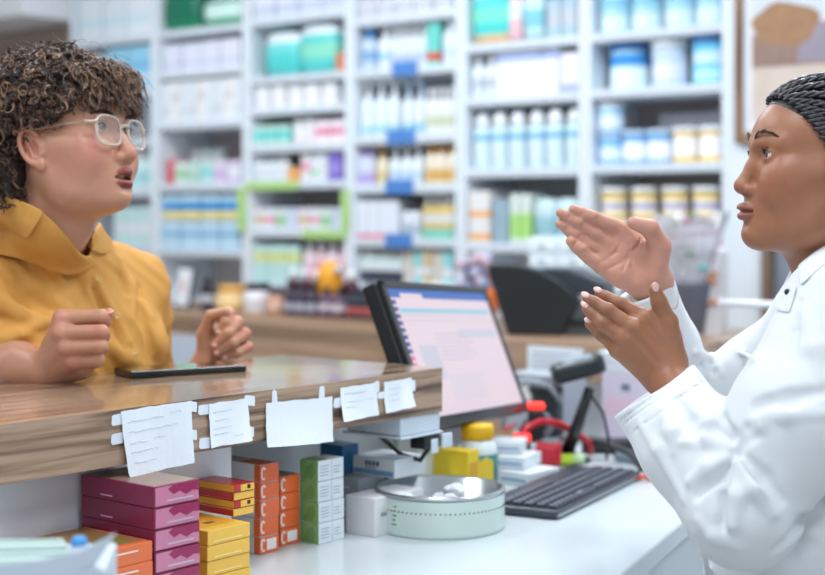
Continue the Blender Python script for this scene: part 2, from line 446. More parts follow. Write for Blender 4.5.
for i in range(5):
    carton('medicine_box', plain(wcart, lx, ly, .0264, extra=wo_extra(i)), f'white carton with bright orange end, {["lowest","second lowest","middle one","second from top","topmost"][i]} of the stack of five', 'medicine box',
           (c.x+random.uniform(-.001, .001), c.y+random.uniform(-.001, .001), ZD+i*.0265), 'white and orange cartons')
c2, lx2, ly2 = corner_dims(279.8, 547, ZD, 299, 262)
lx2 = .1
for i in range(4):
    carton('medicine_box', plain(oran2, lx2, ly2, .0264, extra=wo_extra(i)), f'orange carton with white letter-like mark beside the green boxes, {["lowest","second lowest","second from top","topmost"][i]} of four', 'medicine box',
           (c2.x+random.uniform(-.001, .001), max(c2.y, c.y+ly+.002)+random.uniform(0, .001), ZD+i*.0265), 'orange cartons beside the green boxes')
grn = mat('carton_green', srgb(128, 178, 110), .4); grn_d = mat('print_green', srgb(106, 158, 90), .4); wbox = mat('carton_bluish_white', srgb(226, 234, 240), .42)
def green_extra(root, lx, ly, t):
    panel('side_print', grn, root, -lx+.0004, -.0005, -.0006, .0002, .0006, t-.0006)
    M = Matrix(((1, 0, 0, 0), (0, 0, -1, 0), (0, 1, 0, 0), (0, 0, 0, 1)))
    MB().prism([(-lx*.85, t*.1), (-lx*.3, t*.1), (-lx*.15, t*.45), (-lx*.3, t*.85), (-lx*.6, t*.7)], .0004, .0009, M).build('leaf_print', grn_d, root)
    panel('top_print', grn, root, -lx+.001, -.003, .001, ly*.45, t-.0006, t-.0001)
    panel('fold_line', greyp, root, 0, .0004, ly*.52, ly*.53, .001, t-.001)
    m = MB()
    for a in range(4): m.box(0, .0005, ly*.08, ly*(.38+.04*(a % 2)), t*(.25+.15*a), t*(.28+.15*a))
    for a in range(3): m.box(0, .0005, ly*.6, ly*(.86-.06*(a % 2)), t*(.3+.15*a), t*(.33+.15*a))
    m.build('end_text', greyp, root)
c, lx, ly = corner_dims(318.6, 544.5, ZD, 344, 300.5)
for i in range(4):
    carton('medicine_box', plain(wbox, lx, ly, .0314, extra=green_extra), f'green and white medicine box, {["lowest","second lowest","second from top","topmost"][i]} of the green stack', 'medicine box',
           (c.x+random.uniform(-.0012, .0012), c.y+random.uniform(-.001, .001), ZD+i*.0316), 'green and white boxes')
GR = c
# white carton leaning behind the orange ones
c = onz(300, 500, ZD+.07)
carton('medicine_box', plain(wcart, .06, .12, .06, extra=lambda r, lx, ly, t: panel('side_text', greyp, r, -.0003, .0004, .015, .09, .03, .036)), 'white carton under the slab behind the green boxes', 'medicine box', (XF-.0, 1.74, ZD), None)
gryc = mat('carton_grey', srgb(172, 180, 190), .5)
c, lx, ly = corner_dims(374, 525, ZD, 398, 344)
for i in range(2):
    carton('medicine_box', plain(gryc, lx, ly, .0352, extra=lambda r, lx, ly, t: panel('side_text', whitep, r, -lx*.8, -lx*.3, -.0004, 0, t*.5, t*.56)), f'grey carton behind the round tin, {["lower","upper"][i]} of two', 'medicine box', (c.x-.032-.001*i, c.y, ZD+i*.0354), 'grey cartons behind the tin')
gz = ZD+2*.0354
bluep = mat('print_steel_blue', srgb(120, 160, 196), .4); inkb = mat('print_navy', srgb(60, 80, 110), .5)
def acc_extra(r, lx, ly, t):
    panel('side_print', bluep, r, -lx+.002, -.004, -.0004, .0002, t*.08, t*.35)
    m = MB()
    for a in range(4): m.box(-lx*.7+a*.008, -lx*.7+a*.008+.005, -.0008, 0, t*.55, t*.8)
    m.box(-lx*.7, -lx*.45, -.0008, 0, t*.42, t*.47)
    m.build('side_text', inkb, r)
c, lx, ly = corner_dims(395, 479, gz+.001, 402, 353)
carton('medicine_box', plain(wbox, lx, .08, .031, extra=acc_extra), 'white and pale blue carton lying on the grey cartons', 'medicine box', (c.x, c.y, gz+.0005), None)
carton('medicine_box', plain(mat('carton_ivory', srgb(214, 216, 210), .5), .062, .05, .126, extra=lambda r, lx, ly, t: (panel('side_print', mat('print_sage', srgb(150, 170, 140), .5), r, -lx+.002, -lx*.75, -.0004, .0002, .01, t-.01), panel('end_text', greyp, r, 0, .0005, .01, .04, t*.8, t*.85))), 'ivory carton standing upright behind the pale blue carton', 'medicine box', (D(418, 460, 2.62).x, D(418, 460, 2.62).y, ZD), None)
p = D(352, 470, 2.45)
carton('medicine_box', plain(mat('carton_blue', srgb(40, 110, 160), .4), .05, .04, .118, extra=lambda r, lx, ly, t: panel('end_mark', oran2, r, 0, .0005, .004, .03, t*.55, t*.6)), 'blue carton standing between the green and grey boxes', 'medicine box', (p.x-.012, p.y-.01, ZD), None)
ybox = mat('carton_lemon', srgb(240, 208, 52), .4)
c, lx, ly = corner_dims(468, 499, ZD, 479, 432)
carton('medicine_box', plain(ybox, lx, ly, .083, extra=lambda r, lx, ly, t: (panel('end_print', mat('print_amber', srgb(220, 170, 60), .4), r, 0, .0005, .004, ly-.004, t*.3, t*.75), panel('side_line', mat('print_amber', (1,)*4), r, -lx*.9, -lx*.1, -.0005, 0, t*.2, t*.25))), 'bright yellow carton standing behind the round tin', 'medicine box', c, None)
# supplement bottle
p = D(477.5, 480, 2.70)
t = thing('supplement_bottle', 'white supplement bottle with yellow screw cap and green label', 'bottle', (p.x, p.y, ZD))
hb = .089; rb = .0362
MB().lathe([(0, 0), (rb*.93, 0), (rb, .004), (rb, hb-.018), (rb*.96, hb-.008), (rb*.78, hb), (rb*.74, hb+.003), (0, hb+.003)], 40).build('bottle_body', mat('bottle_white', srgb(228, 236, 240), .3), t)
m = MB(); capz = hb+.003
m.lathe([(0, capz), (rb*.80, capz), (rb*.80, capz+.022), (rb*.76, capz+.027), (0, capz+.0275)], 40)
for k in range(40):
    a = 2*math.pi*k/40
    m.box(-.0006, .0006, -.0007, .0007, capz+.002, capz+.021, M=Matrix.Rotation(a, 4, 'Z') @ Matrix.Translation((rb*.80, 0, 0)))
m.build('screw_cap', mat('cap_yellow', srgb(244, 196, 40), .35), t)
MB().lathe([(rb+.0003, .012), (rb+.0006, .012), (rb+.0006, hb-.022), (rb+.0003, hb-.022)], 40).build('label', mat('label_teal', srgb(40, 120, 112), .4), t)
a0 = math.atan2(-p.y, -p.x)
m = MB()
for k in range(9):
    a = a0+.1+k*.09
    m.box(rb+.0004, rb+.0012, -.0022, .0022, .016+.0016*abs(k-4), hb-.026-.0016*abs(k-4), M=Matrix.Rotation(a, 4, 'Z'))
m.build('label_oval', mat('label_gold', srgb(236, 206, 70), .4), t)

# round tin with white crumpled contents
p = onz(440, 526.5, ZD); TINP = p
R = .1035; HT = .064
t = thing('round_tin', 'round pale tin with row of dark dots holding scrap paper', 'tin', (p.x, p.y, ZD))
MB().lathe([(0, 0), (R*.985, 0), (R, .003), (R*1.005, .005), (R, .007), (R, HT-.003), (R*.995, HT), (R*.97, HT), (R*.965, HT-.002), (R*.965, .006), (0, .005)], 96).build('tin_body', mat('tin_pale_green', srgb(196, 214, 208), .35, bump=.2, bscale=40), t)
MB().lathe([(R*.961, .008), (R*.9635, .008), (R*.9635, HT+.0005), (R*1.004, HT+.0005), (R*1.008, HT-.002), (R*1.004, HT-.006), (R*1.001, HT-.004), (R*.96, HT+.0012)], 96).build('metal_rim', mat('tin_metal', srgb(190, 196, 200), .28, metal=.9), t)
m = MB()
for k in range(84):
    a = 2*math.pi*k/84
    m.ball((0, 0, 0), .0013, M=Matrix.Rotation(a, 4, 'Z') @ Matrix.Translation((R+.0002, 0, HT*.62)), n=8)
m.build('dotted_line', mat('dot_brown', srgb(92, 70, 66), .5), t).__setitem__('kind', 'stuff')
m = MB()
for k in range(5):
    a = math.atan2(-p.y, -p.x)-.75
    m.box(R, R+.0006, -.006+.001*k, .004-.002*(k % 2), .018+.007*k, .0195+.007*k, M=Matrix.Rotation(a, 4, 'Z'))
m.build('printed_text', mat('print_dark_grey', srgb(84, 92, 96), .5), t)
crm = mat('scrap_paper', srgb(226, 230, 236), .7)
for k in range(13):
    rr = R*.66*math.sqrt(random.random()); a = random.uniform(0, 6.28)
    m = MB(); bm2 = bmesh.new(); bmesh.ops.create_icosphere(bm2, subdivisions=2, radius=.019)
    for v in bm2.verts: v.co = v.co*random.uniform(.7, 1.15); v.co.z *= .62
    m._merge(bm2)
    o = m.build('paper_scrap', crm if k % 4 else mat('scrap_grey', srgb(150, 150, 154), .4), None)
    o.location = (p.x+rr*math.cos(a), p.y+rr*math.sin(a), ZD+.026+.013*(k % 3)); o.rotation_euler.z = random.uniform(0, 6)
    tag(o, 'crumpled scrap of paper lying inside the round tin', 'paper scrap', 'paper scraps in the tin')

# ------------------------------------------------------------------ keyboard
a = onz(557, 518.5, ZD+.004); b = onz(641, 477, ZD+.004)
kd = (b-a); kd.z = 0; KL = kd.length; ang = math.atan2(kd.y, kd.x)
t = thing('keyboard', 'flat black computer keyboard lying on the white desk', 'keyboard', (a.x, a.y, ZD), ang)
KW = .145
kb = mat('keyboard_black', srgb(52, 56, 66), .35); km = mat('key_dark', srgb(66, 70, 84), .4); kl = mat('key_legend', srgb(190, 196, 210), .5)
M = Matrix.Rotation(math.radians(2.5), 4, 'X')
MB().prism([(0, 0), (KL, 0), (KL, KW), (0, KW)], .002, .016, None, 0, .004).build('case', kb, t)
MB().box(.004, KL-.004, -.0008, .002, .004, .0085, .001).build('front_edge', mat('keyboard_silver', srgb(150, 160, 172), .3), t)
first = None
mk = MB().prism([(-.0066, -.0078), (.0066, -.0078), (.0066, .0078), (-.0066, .0078)], 0, .006, None, 0, .0012)
mk.box(-.0042, -.0012, .0008, .0046, .0058, .0064, mi=1)
proto = mk.build('key', [km, kl], t)
cols = int((KL-.016)/.0175)
keys = 0
for r_ in range(6):
    x = .012+.0087
    while x < KL-.018 and keys < 99:
        wd_ = 1.0
        if r_ == 0 and cols*.28 < (x/.0175) < cols*.3+1: wd_ = 5.5
        o = proto if keys == 0 else proto.copy()
        if keys: COL.objects.link(o); o.parent = t
        xx = x+(wd_-1)*.0175/2
        o.location = (xx, .014+r_*.0215+(.004 if r_ == 5 else 0), .0162); o.scale = (1+(wd_-1)*1.2, 1, 1)
        x += .0175*wd_; keys += 1
for sx in (.03, KL-.03): MB().box(sx-.01, sx+.01, .01, .02, 0, .003).build('rubber_foot', mat('plastic_black', (1,)*4), t)

# ------------------------------------------------------------------ monitor
MK = 1.035
TL, TR, BL = D(375, 282, 2.47*MK), D(489, 287, 2.985*MK), D(433, 429, 2.405*MK)
BR = D(523, 412, 2.925*MK)
h = ((TR-TL)+(BR-BL)).normalized(); v = ((BL-TL)+(BR-TR)); v = (v-h*v.dot(h)).normalized(); n = v.cross(h)
if n.dot(Vector((0, 0, HZ))-TL) < 0: n = -n
MW = ((TR-TL).length+(BR-BL).length)/2; MH = ((BL-TL).length+(BR-TR).length)/2
cen = (TL+TR+BL+BR)/4
Mm = Matrix((h.to_4d(), (-v).to_4d(), n.to_4d(), (0, 0, 0, 1))).transposed()
Mm = Matrix(((h.x, -v.x, n.x, 0), (h.y, -v.y, n.y, 0), (h.z, -v.z, n.z, 0), (0, 0, 0, 1)))
baseP = Vector((cen.x-n.x*.06, cen.y-n.y*.06, ZD))
t = thing('computer_monitor', 'black computer monitor showing a pink-white page, turned to the pharmacist', 'monitor', baseP)
L = Matrix.Translation(cen-baseP) @ Mm
bez = mat('monitor_black', srgb(22, 30, 34), .3)
w2, h2 = MW/2, MH/2
MB().box(-w2, w2, -h2, h2, -.035, -.004, .006, M=L).build('housing', bez, t)
m = MB(); bw = .014
m.box(-w2, w2, h2-bw, h2, -.004, .004, .002, M=L); m.box(-w2, w2, -h2, -h2+.02, -.004, .004, .002, M=L)
m.box(-w2, -w2+bw*1.5, -h2, h2, -.004, .004, .002, M=L); m.box(w2-bw, w2, -h2, h2, -.004, .004, .002, M=L)
m.build('bezel', bez, t)
def scr(name, r, g, b, s=1.0): return mat(name, (.01, .01, .01, 1), .35, spec=.3, emit=srgb(r, g, b), estr=.74)
S0 = scr('screen_page', 232, 214, 226, .62)
sx0, sx1, sy0, sy1 = -w2+bw*1.5, w2-bw, -h2+.02, h2-bw
SW, SH = sx1-sx0, sy1-sy0
m = MB()
cols_ = [S0, scr('screen_blue', 60, 110, 190, .6), scr('screen_cyan', 150, 205, 225, .6), scr('screen_pink', 236, 110, 160, .6), scr('screen_text', 196, 186, 206, .6), scr('screen_panel', 206, 206, 222, .6), scr('screen_navy', 70, 80, 150, .6)]
def sq(u0, u1, v0, v1, k, zz=.0012):
    m.box(sx0+SW*u0, sx0+SW*u1, sy1-SH*v1, sy1-SH*v0, -.003, zz, M=L, mi=k)
sq(0, 1, 0, 1, 0, .0005)
sq(0, 1, 0, .07, 1); sq(.1, .3, .035, .09, 0, .0018); sq(.06, .97, .155, .19, 2); sq(.06, .9, .21, .216, 4); sq(.06, .97, .25, .256, 4)
for k in range(11): sq(.006, .045, .09+k*.055, .125+k*.055, 6 if k < 8 else 3)
sq(.55, .95, .33, .4, 5)
for k in range(7): sq(.3, .62+.03*(k % 3), .36+k*.035, .368+k*.035, 4)
sq(.12, .28, .45, .72, 5)
for k in range(9): sq(.3, .66-.05*(k % 2), .70+k*.024, .708+k*.024, 5)
m.build('screen', cols_, t)
MB().box(-.085, .07, -.08, .08, 0, .014, .005).build('stand_base', bez, t)
pm = cen-baseP-n*.035
MB().tube([(0, 0, .01), (pm.x*.3-n.x*.05, pm.y*.3-n.y*.05, pm.z*.4), (pm.x-n.x*.01, pm.y-n.y*.01, pm.z)], .022, 12).build('stand_neck', bez, t)

# ------------------------------------------------------------------ scanner, cables, papers
blk = mat('device_black', srgb(30, 38, 42), .35, bump=.05)
p = onz(566, 461, ZD)
t = thing('barcode_scanner', 'black barcode scanner on slanted stand behind the keyboard', 'scanner', p)
dS = 2.96
sb = D(567, 461, dS)-p; s1 = D(590, 388, dS-.02)-p
MB().lathe([(0, 0), (.05, 0), (.05, .006), (.03, .014), (.012, .02), (0, .02)], 32).build('stand_base', blk, t)
MB().tube([(0, 0, .012), sb*.5+s1*.5+Vector((0, 0, .006)), s1], .012, 10, radii=[.014, .012, .010]).build('stem', blk, t)
hc = D(580, 369, dS-.03)-p
e1 = (D(602, 362, dS-.03)-D(558, 374, dS-.03)); e1.normalize()
up = Vector((0, 0, 1)); fw = e1.cross(up).normalized(); up2 = fw.cross(e1)
Ms = Matrix(((e1.x, fw.x, up2.x, hc.x), (e1.y, fw.y, up2.y, hc.y), (e1.z, fw.z, up2.z, hc.z), (0, 0, 0, 1)))
MB().prism([(-.056, -.034), (.034, -.042), (.050, -.024), (.050, .024), (.034, .042), (-.056, .034)], -.016, .020, Ms, 0, .009).build('scanner_head', blk, t)
MB().box(-.058, -.054, -.026, .026, -.008, .01, .001, M=Ms).build('reading_window', mat('scanner_glass', srgb(60, 80, 96), .1), t)
MB().prism([(-.03, -.02), (.03, -.02), (.03, .02), (-.03, .02)], .018, .0225, Ms, 0, .002).build('top_plate', mat('plastic_grey', srgb(140, 160, 172), .3), t)
MB().tube([(s1.x, s1.y, s1.z-.01), (s1.x+.018, s1.y+.02, s1.z-.05), (s1.x+.024, s1.y+.03, s1.z-.10), (s1.x+.02, s1.y+.03, .012)], .003, 8).build('cord', blk, t)
redm = mat('device_red', srgb(206, 34, 52), .3, coat=.3)
p = D(537, 440, 2.97); p.z = ZD
t = thing('card_terminal', 'red and black handheld card terminal lying behind the scanner stand', 'card terminal', (p.x, p.y, ZD), TH+math.radians(-8))
MB().box(-.055, .05, -.04, .04, 0, .048, .012).build('body', redm, t)
MB().box(-.045, .0, -.030, .030, .046, .050, .002).build('keypad', blk, t)
MB().box(.008, .042, -.028, .028, .046, .050, .002).build('display', mat('plastic_grey', (1,)*4), t)
for nm, px, py, d_, lb in (('signal_light', 536, 405.5, 3.0, 'small red indicator lamp beside the lower corner of the monitor'), ('signal_light', 522, 437, 2.9, 'small red indicator lamp near the yellow-capped bottle')):
    q = D(px, py, d_)
    t = thing(nm, lb, 'indicator lamp', (q.x, q.y, ZD), TH, 'red indicator lamps on the desk')
    hh = q.z-ZD
    MB().box(-.016, .016, -.02, .02, 0, hh-.008, .004).build('housing', blk, t)
    MB().box(-.017, .017, -.018, .016, hh-.006, hh+.006, .003).build('lamp', mat('lamp_red', srgb(255, 60, 46), .3, emit=srgb(255, 50, 40), estr=1.2), t)
p = D(546, 420, 3.36)
t = thing('desk_phone', 'round black desk device with looped cord behind the card terminal', 'device', (p.x, p.y, ZD), TH)
MB().lathe([(0, 0), (.04, 0), (.042, .01), (.03, .05), (.034, .09), (.042, .105), (.03, .122), (0, .126)], 24).build('body', blk, t)
MB().tube([(.03, -.04, .08), (.0, -.06, .12), (-.05, -.05, .13), (-.09, -.03, .09), (-.10, -.02, .02)], .006, 8).build('loop_cord', mat('cord_grey', srgb(150, 156, 166), .4), t)
crd = mat('cable_black', srgb(30, 32, 38), .45)
for k, (pts, lb, mm) in enumerate([
    ([(575, 440), (600, 447), (625, 455), (645, 468)], 'black cable looping beside the keyboard end', crd),
    ([(535, 452), (560, 440), (590, 438), (618, 446), (648, 458)], 'black cable lying behind the keyboard', crd),
    ([(505, 430), (520, 424), (532, 418), (540, 436), (560, 452)], 'red cable coiled next to the scanner stand', redm),
    ([(600, 470), (620, 472), (640, 478), (652, 478)], 'orange-red strip cable by the end of the keyboard', mat('cable_orange', srgb(226, 96, 60), .4)),
    ([(520, 450), (530, 432), (545, 424), (560, 420)], 'grey cable curving up behind the supplement bottle', mat('cord_grey', (1,)*4))]):
    P = [onz(x, y, ZD+.006) for x, y in pts]
    Q = []
    for i in range(len(P)-1):
        for s in range(5): Q.append(P[i].lerp(P[i+1], s/5)+Vector((0, 0, .004*math.sin(s))))
    Q.append(P[-1]); c0 = Q[0]
    o = MB().tube([q-c0 for q in Q], .0045, 8).build('cable', mm, None, c0); tag(o, lb, 'cable', 'cables on the desk')
for pts, lb, mm, rr in (([(520, 441, 2.93), (526, 428, 2.95), (541, 421, 2.98), (560, 424, 3.0), (578, 434, 3.02), (590, 444, 3.04)], 'thick red cable arching behind the scanner stem', redm, .0075),
                    ([(520, 432, 3.02), (528, 419, 3.03), (545, 414, 3.05), (553, 424, 3.06), (546, 436, 3.06)], 'grey cable loop beside the red indicator lamp', MATS['cord_grey'], .006),
                    ([(585, 440, 3.06), (605, 443, 3.02), (628, 452, 2.94), (642, 464, 2.84)], 'thick black cable sagging toward the far end of the keyboard', crd, .007)):
    P = [D(*q) for q in pts]; Q = []
    for k in range(len(P)-1):
        for q in range(6): Q.append(P[k].lerp(P[k+1], q/6))
    Q.append(P[-1]); Q = [Q[0]]+[(Q[k-1]+Q[k]*2+Q[k+1])/4 for k in range(1, len(Q)-1)]+[Q[-1]]
    Q = [Vector((Q[0].x, Q[0].y, ZD+.008))]+Q+[Vector((Q[-1].x, Q[-1].y, ZD+.008))]
    c0 = Q[0]; o = MB().tube([q-c0 for q in Q], rr, 10).build('cable', mm, None, c0); tag(o, lb, 'cable', 'cables on the desk')
p = onz(612, 452, ZD)
t = thing('cable_adapter', 'black power brick lying beyond the keyboard', 'adapter', (p.x, p.y, ZD), .6)
MB().box(-.05, .05, -.028, .028, 0, .028, .006).build('brick', blk, t); MB().box(.05, .07, -.008, .008, .008, .02, .002).build('plug', mat('plastic_grey', (1,)*4), t)
p = onz(630, 462, ZD)
t = thing('desk_mouse', 'silver and black computer mouse beyond the keyboard', 'mouse', (p.x, p.y, ZD), .3)
MB().ball((0, 0, .008), .034, sc=(1, .6, .5)).build('mouse_body', mat('plastic_grey', (1,)*4), t); MB().ball((.004, 0, .012), .03, sc=(.8, .5, .55)).build('palm_cover', blk, t)
# white cartons near the bottle
for k, (px, py, dz, w_, l_, h_, lb) in enumerate([(520, 486, 0, .07, .1, .024, 'flat white carton beside the keyboard, lowest of the pile'), (516, 482, .0252, .06, .09, .022, 'flat white carton in the middle of the pile beside the keyboard'), (514, 478, .0485, .066, .08, .02, 'white blister carton topping the pile beside the keyboard')]):
    p = onz(px, py, ZD)
    carton('medicine_box', plain(wbox, w_, l_, h_, extra=lambda r, lx, ly, t: panel('side_line', bluep, r, -lx*.9, -lx*.1, -.0005, 0, t*.3, t*.5)), lb, 'medicine box', (p.x+.02, p.y, ZD+dz), 'white cartons beside the keyboard', .25*k)
p = onz(520, 470, ZD)
t = thing('paper_stack', 'sloping stack of white leaflets behind the pile of flat cartons', 'papers', (p.x-.035, p.y+.05, ZD), .2)
for k in range(6): MB().box(-.05, .04, -.045, .045, .0003+k*.008, .0077+k*.008, .0005, M=Matrix.Rotation(.05*(k % 3-1), 4, 'Z')).build('leaflet', paper_m, t)
p = onz(548, 466, ZD)
t = thing('marker_pen', 'lime green capped highlighter lying by the keyboard corner', 'highlighter', (p.x, p.y, ZD), .9)
lime = mat('lime', srgb(196, 226, 60), .4)
MB().tube([(0, 0, .012), (.05, 0, .012)], .0115, 12).build('barrel', lime, t); MB().tube([(.05, 0, .012), (.075, 0, .012)], .010, 12).build('cap', mat('pale_green', srgb(190, 220, 170), .4), t)

# wooden return ledge behind the desk, with papers on its front
YL = 2.98
xl0 = onY(478, 345, YL).x; xl1 = onY(668, 345, YL).x
t = thing('return_ledge', 'wood-fronted raised ledge closing off the far end of the desk', 'ledge', ((xl0+xl1)/2, YL+.2, 0))
zt = 1.045
rel(MB().box(xl0, xl1, YL, YL+.42, zt-.09, zt, .003).build('ledge_top', wood_mat('ledge_wood', srgb(186, 150, 122), srgb(150, 112, 86), srgb(200, 166, 140), 1, .3, 0), t), t)
rel(MB().box(xl0+.02, xl1-.02, YL+.13, YL+.40, 0, zt-.09).build('ledge_body', MATS['panel_grey'], t), t)
p = onY(553, 362, YL-.004)
t = thing('paper_note', 'wide white paper sheet stuck on the front of the wooden ledge', 'note', p)
MB().box(-.075, .085, 0, .002, -.036, .036, .0005).build('sheet', paper_m, t)
m = MB()
for k in range(4): m.box(-.06, .05-.02*(k % 2), -.0006, 0, .018-k*.013, .021-k*.013)
m.build('printed_lines', greyp, t)
# printed cartons and papers standing at the end of the desk
lil = mat('carton_lilac', srgb(214, 206, 224), .5)
p = onY(597, 470, 2.78)
t = thing('storage_box', 'pale lilac carton with dark stickers standing behind the cables', 'box', (p.x, 2.80, ZD))
MB().box(0, .20, 0, .12, 0, .155, .002).build('carton', lil, t)
for (a_, b_) in ((.05, .115), (.05, .045)): MB().box(a_, a_+.022, -.0008, 0, b_, b_+.016).build('sticker', mat('print_slate', srgb(120, 124, 150), .5), t)
MB().box(.01, .12, -.0006, 0, .06, .10).build('pink_print', mat('print_pale_pink', srgb(226, 196, 214), .5), t)
t2 = thing('paper_stack', 'stack of white papers lying on top of the lilac carton', 'papers', (p.x+.10, 2.86, ZD+.1555))
for k in range(7): MB().box(-.11, .10, -.06, .06, .0002+k*.0062, .0058+k*.0062, .0005, M=Matrix.Rotation(.04*math.sin(k*2.1), 4, 'Z')).build('sheet', paper_m, t2)
p = onY(532, 412, 2.86)
t = thing('storage_box', 'grey-white carton standing behind the monitor corner and red lamp', 'box', (p.x, 2.84, ZD))
MB().box(-.06, .10, 0, .1, 0, .13, .002).build('carton', gryc, t)
MB().box(-.04, .06, -.0008, 0, .07, .1).build('sticker', whitep, t)

# label printer on the ledge
q = onY(507, 345, YL+.10); dq = d_on_y(507, YL+.10); u = dq/F
t = thing('label_printer', 'black rounded-back label printer standing on the wooden ledge', 'printer', (q.x, q.y, zt), TH*.55)
M = Matrix(((1, 0, 0, 0), (0, 0, 1, 0), (0, 1, 0, 0), (0, 0, 0, 1)))
MB().prism([(x*u, z_*u) for x, z_ in ((0, 0), (-21, 66), (-17, 71), (10, 70), (34, 64), (54, 54), (68, 42), (71, 34), (54, 0))], 0, .05, M, 0, .006).build('housing', blk, t)
MB().box(50*u, 92*u, .03, .17, 0.0005, 34*u, .006).build('paper_slot_body', mat('device_grey', srgb(84, 92, 100), .35), t)
MB().prism([(x*u, z_*u) for x, z_ in ((30, 66), (60, 66), (96, 52), (98, 40), (90, 36), (60, 42))], .03, .17, M, 0, .006).build('lid', mat('device_slate', srgb(52, 62, 70), .3), t)
MB().box(0, 50*u, .05, .17, 0.0005, 60*u, .006).build('rear_case', blk, t)
MB().box(60*u, 84*u, .026, .031, 8*u, 16*u).build('front_slot', blk, t)

# leaflet tray in front, close to the camera
p = D(46, 568, 1.36)
t = thing('leaflet_tray', 'white card tray full of pale green leaflets at the near end of the desk', 'tray', (p.x, p.y, ZD), TH+math.radians(6))
zb = p.z-ZD
crdm = mat('card_white', srgb(196, 206, 218), .55)
MB().box(-.16, .055, -.02, .10, 0, zb+.0, .002).build('tray_base', crdm, t)
M = Matrix(((1, 0, 0, 0), (0, 0, 1, 0), (0, 1, 0, 0), (0, 0, 0, 1)))
MB().prism([(-.16, zb-.02), (.03, zb-.02), (.066, zb+.036), (.03, zb+.018), (-.02, zb+.010), (-.16, zb-.004)], 0, .0015, Matrix.Translation((0, -.022, 0)) @ M).build('front_flap', crdm, t)
MB().prism([(.03, zb-.04), (.058, zb-.04), (.058, zb-.002), (.045, zb+.006), (.03, zb)], 0, .0015, Matrix.Translation((.004, -.026, 0)) @ M).build('corner_tab', crdm, t)
for k in range(7):
    o = MB().box(-.15, .03-.004*k, -.010+.014*k, -.006+.014*k, zb+.001, zb+.004+.0012*k+.002*math.sin(k*2), .0003).build('leaflet', mat('leaflet_mint', srgb(206, 226, 220), .6), None)
    o.location = t.location; o.rotation_euler = t.rotation_euler
    tag(o, 'pale mint leaflet standing in the white card tray', 'leaflet', 'leaflets in the card tray')
q = D(79, 545, 1.40)
t = thing('nozzle_bottle', 'small white bottle with blue nozzle cap behind the leaflets', 'bottle', (q.x, q.y, ZD))
zq = q.z-ZD
MB().lathe([(0, 0), (.011, 0), (.011, zq-.012), (.008, zq), (0, zq)], 20).build('bottle_body', crdm, t)
MB().lathe([(0, zq), (.008, zq), (.008, zq+.004), (.005, zq+.008), (0, zq+.008)], 20).build('cap', mat('cap_blue', srgb(60, 150, 220), .35), t)
# black cable behind the burgundy boxes
P = [onX(186, 474, XF-.03), onX(182, 470, XF-.02), onX(190, 462, XF-.03), onX(196, 455, XF-.05)]
# phone on the counter
a = onz(130.5, 379, ZC); b = onz(247, 372, ZC)
pd = b-a; ang = math.atan2(pd.y, pd.x)
t = thing('smartphone', 'black smartphone lying face up on the wooden counter', 'phone', (a.x, a.y, ZC), ang)
PL = pd.length
MB().prism([(.0, 0), (PL, 0), (PL, .075), (0, .075)], 0, .0112, None, 0, .003).build('case', mat('phone_black', srgb(24, 28, 30), .3), t)
MB().box(.004, PL-.004, .004, .071, .0110, .0115, .0).build('screen', mat('phone_glass', srgb(20, 24, 28), .03, coat=1), t)
MB().box(PL*.60, PL*.85, -.0008, .001, .003, .0065, .0005).build('side_button', mat('phone_black', (1,)*4), t)
MB().box(-.0006, .001, .03, .04, .003, .006, .0005).build('port', mat('phone_grey', srgb(80, 84, 88), .3), t)
# ------------------------------------------------------------------ shelving along the back wall
shelf_m = mat('shelf_white', srgb(226, 234, 242), .4); back_m = mat('shelf_back', srgb(214, 214, 218), .6); dark_back = mat('shelf_back_warm', srgb(206, 194, 192), .6)
strip_m = mat('shelf_strip', srgb(206, 214, 224), .4); limes = mat('strip_lime', srgb(176, 214, 134), .4); blues = mat('flag_blue', srgb(78, 130, 200), .4)
ZB = .99
def wx(px): return onY(px, HY, W).x
def wz(px, py): return HZ-(py-HY)/F*d_on_y(px, W)
TOPZ = 2.45
def unit(pl, pr, shelves, label, bk, thick=.032, dep=.33):
    x0, x1 = wx(pl), wx(pr); cx = (x0+x1)/2
    t = thing('shelving_unit', label, 'shelving', (cx, W, ZB), 0, 'white shelving units along the wall')
    w = (x1-x0)/2
    for s in (-1, 1): MB().box(s*(w-.011)-.011, s*(w-.011)+.011, 0, dep, 0, TOPZ-ZB, .001).build('side_panel', shelf_m, t)
    MB().box(-w+.02, w-.02, dep, dep+.015, 0, TOPZ-ZB).build('back_panel', bk, t)
    MB().box(-w, w, 0, dep+.015, -ZB+.001, -.001).build('base_cabinet', shelf_m, t)
    zz = []
    for py in shelves:
        z = wz((pl+pr)/2, py); zz.append(z)
        s = MB().box(-w+.0225, w-.0225, .004, dep-.001, z-thick-ZB, z-ZB, .001).build('shelf', shelf_m, t)
        MB().box(-w+.0225, w-.0225, -.003, .004, z-thick-ZB+.002, z-.003-ZB, .001).build('price_strip', strip_m, s)
    return zz, t, cx, w
UN = {}
UN['A'] = unit(70, 154, [38, 90, 140, 190, 245], 'white shelving unit next to the brown wood panel', back_m)
UN['B'] = unit(155, 246, [27, 69, 121, 184, 249], 'narrow white shelving unit holding the blue and yellow packs', dark_back)
UN['C'] = unit(247, 349, [14, 74, 106, 144, 181, 230, 284], 'white shelving unit with lime green shelf edging', dark_back)
UN['D'] = unit(350, 460, [14, 67, 135, 185, 239, 284], 'white shelving unit with blue price flags on its shelves', back_m)
UN['E'] = unit(461, 584, [40, 95, 168, 244], 'white shelving unit holding the row of six lotion bottles', back_m)
UN['F'] = unit(585, 728, [28, 86, 163, 221, 272], 'white shelving unit beside the framed picture', dark_back)
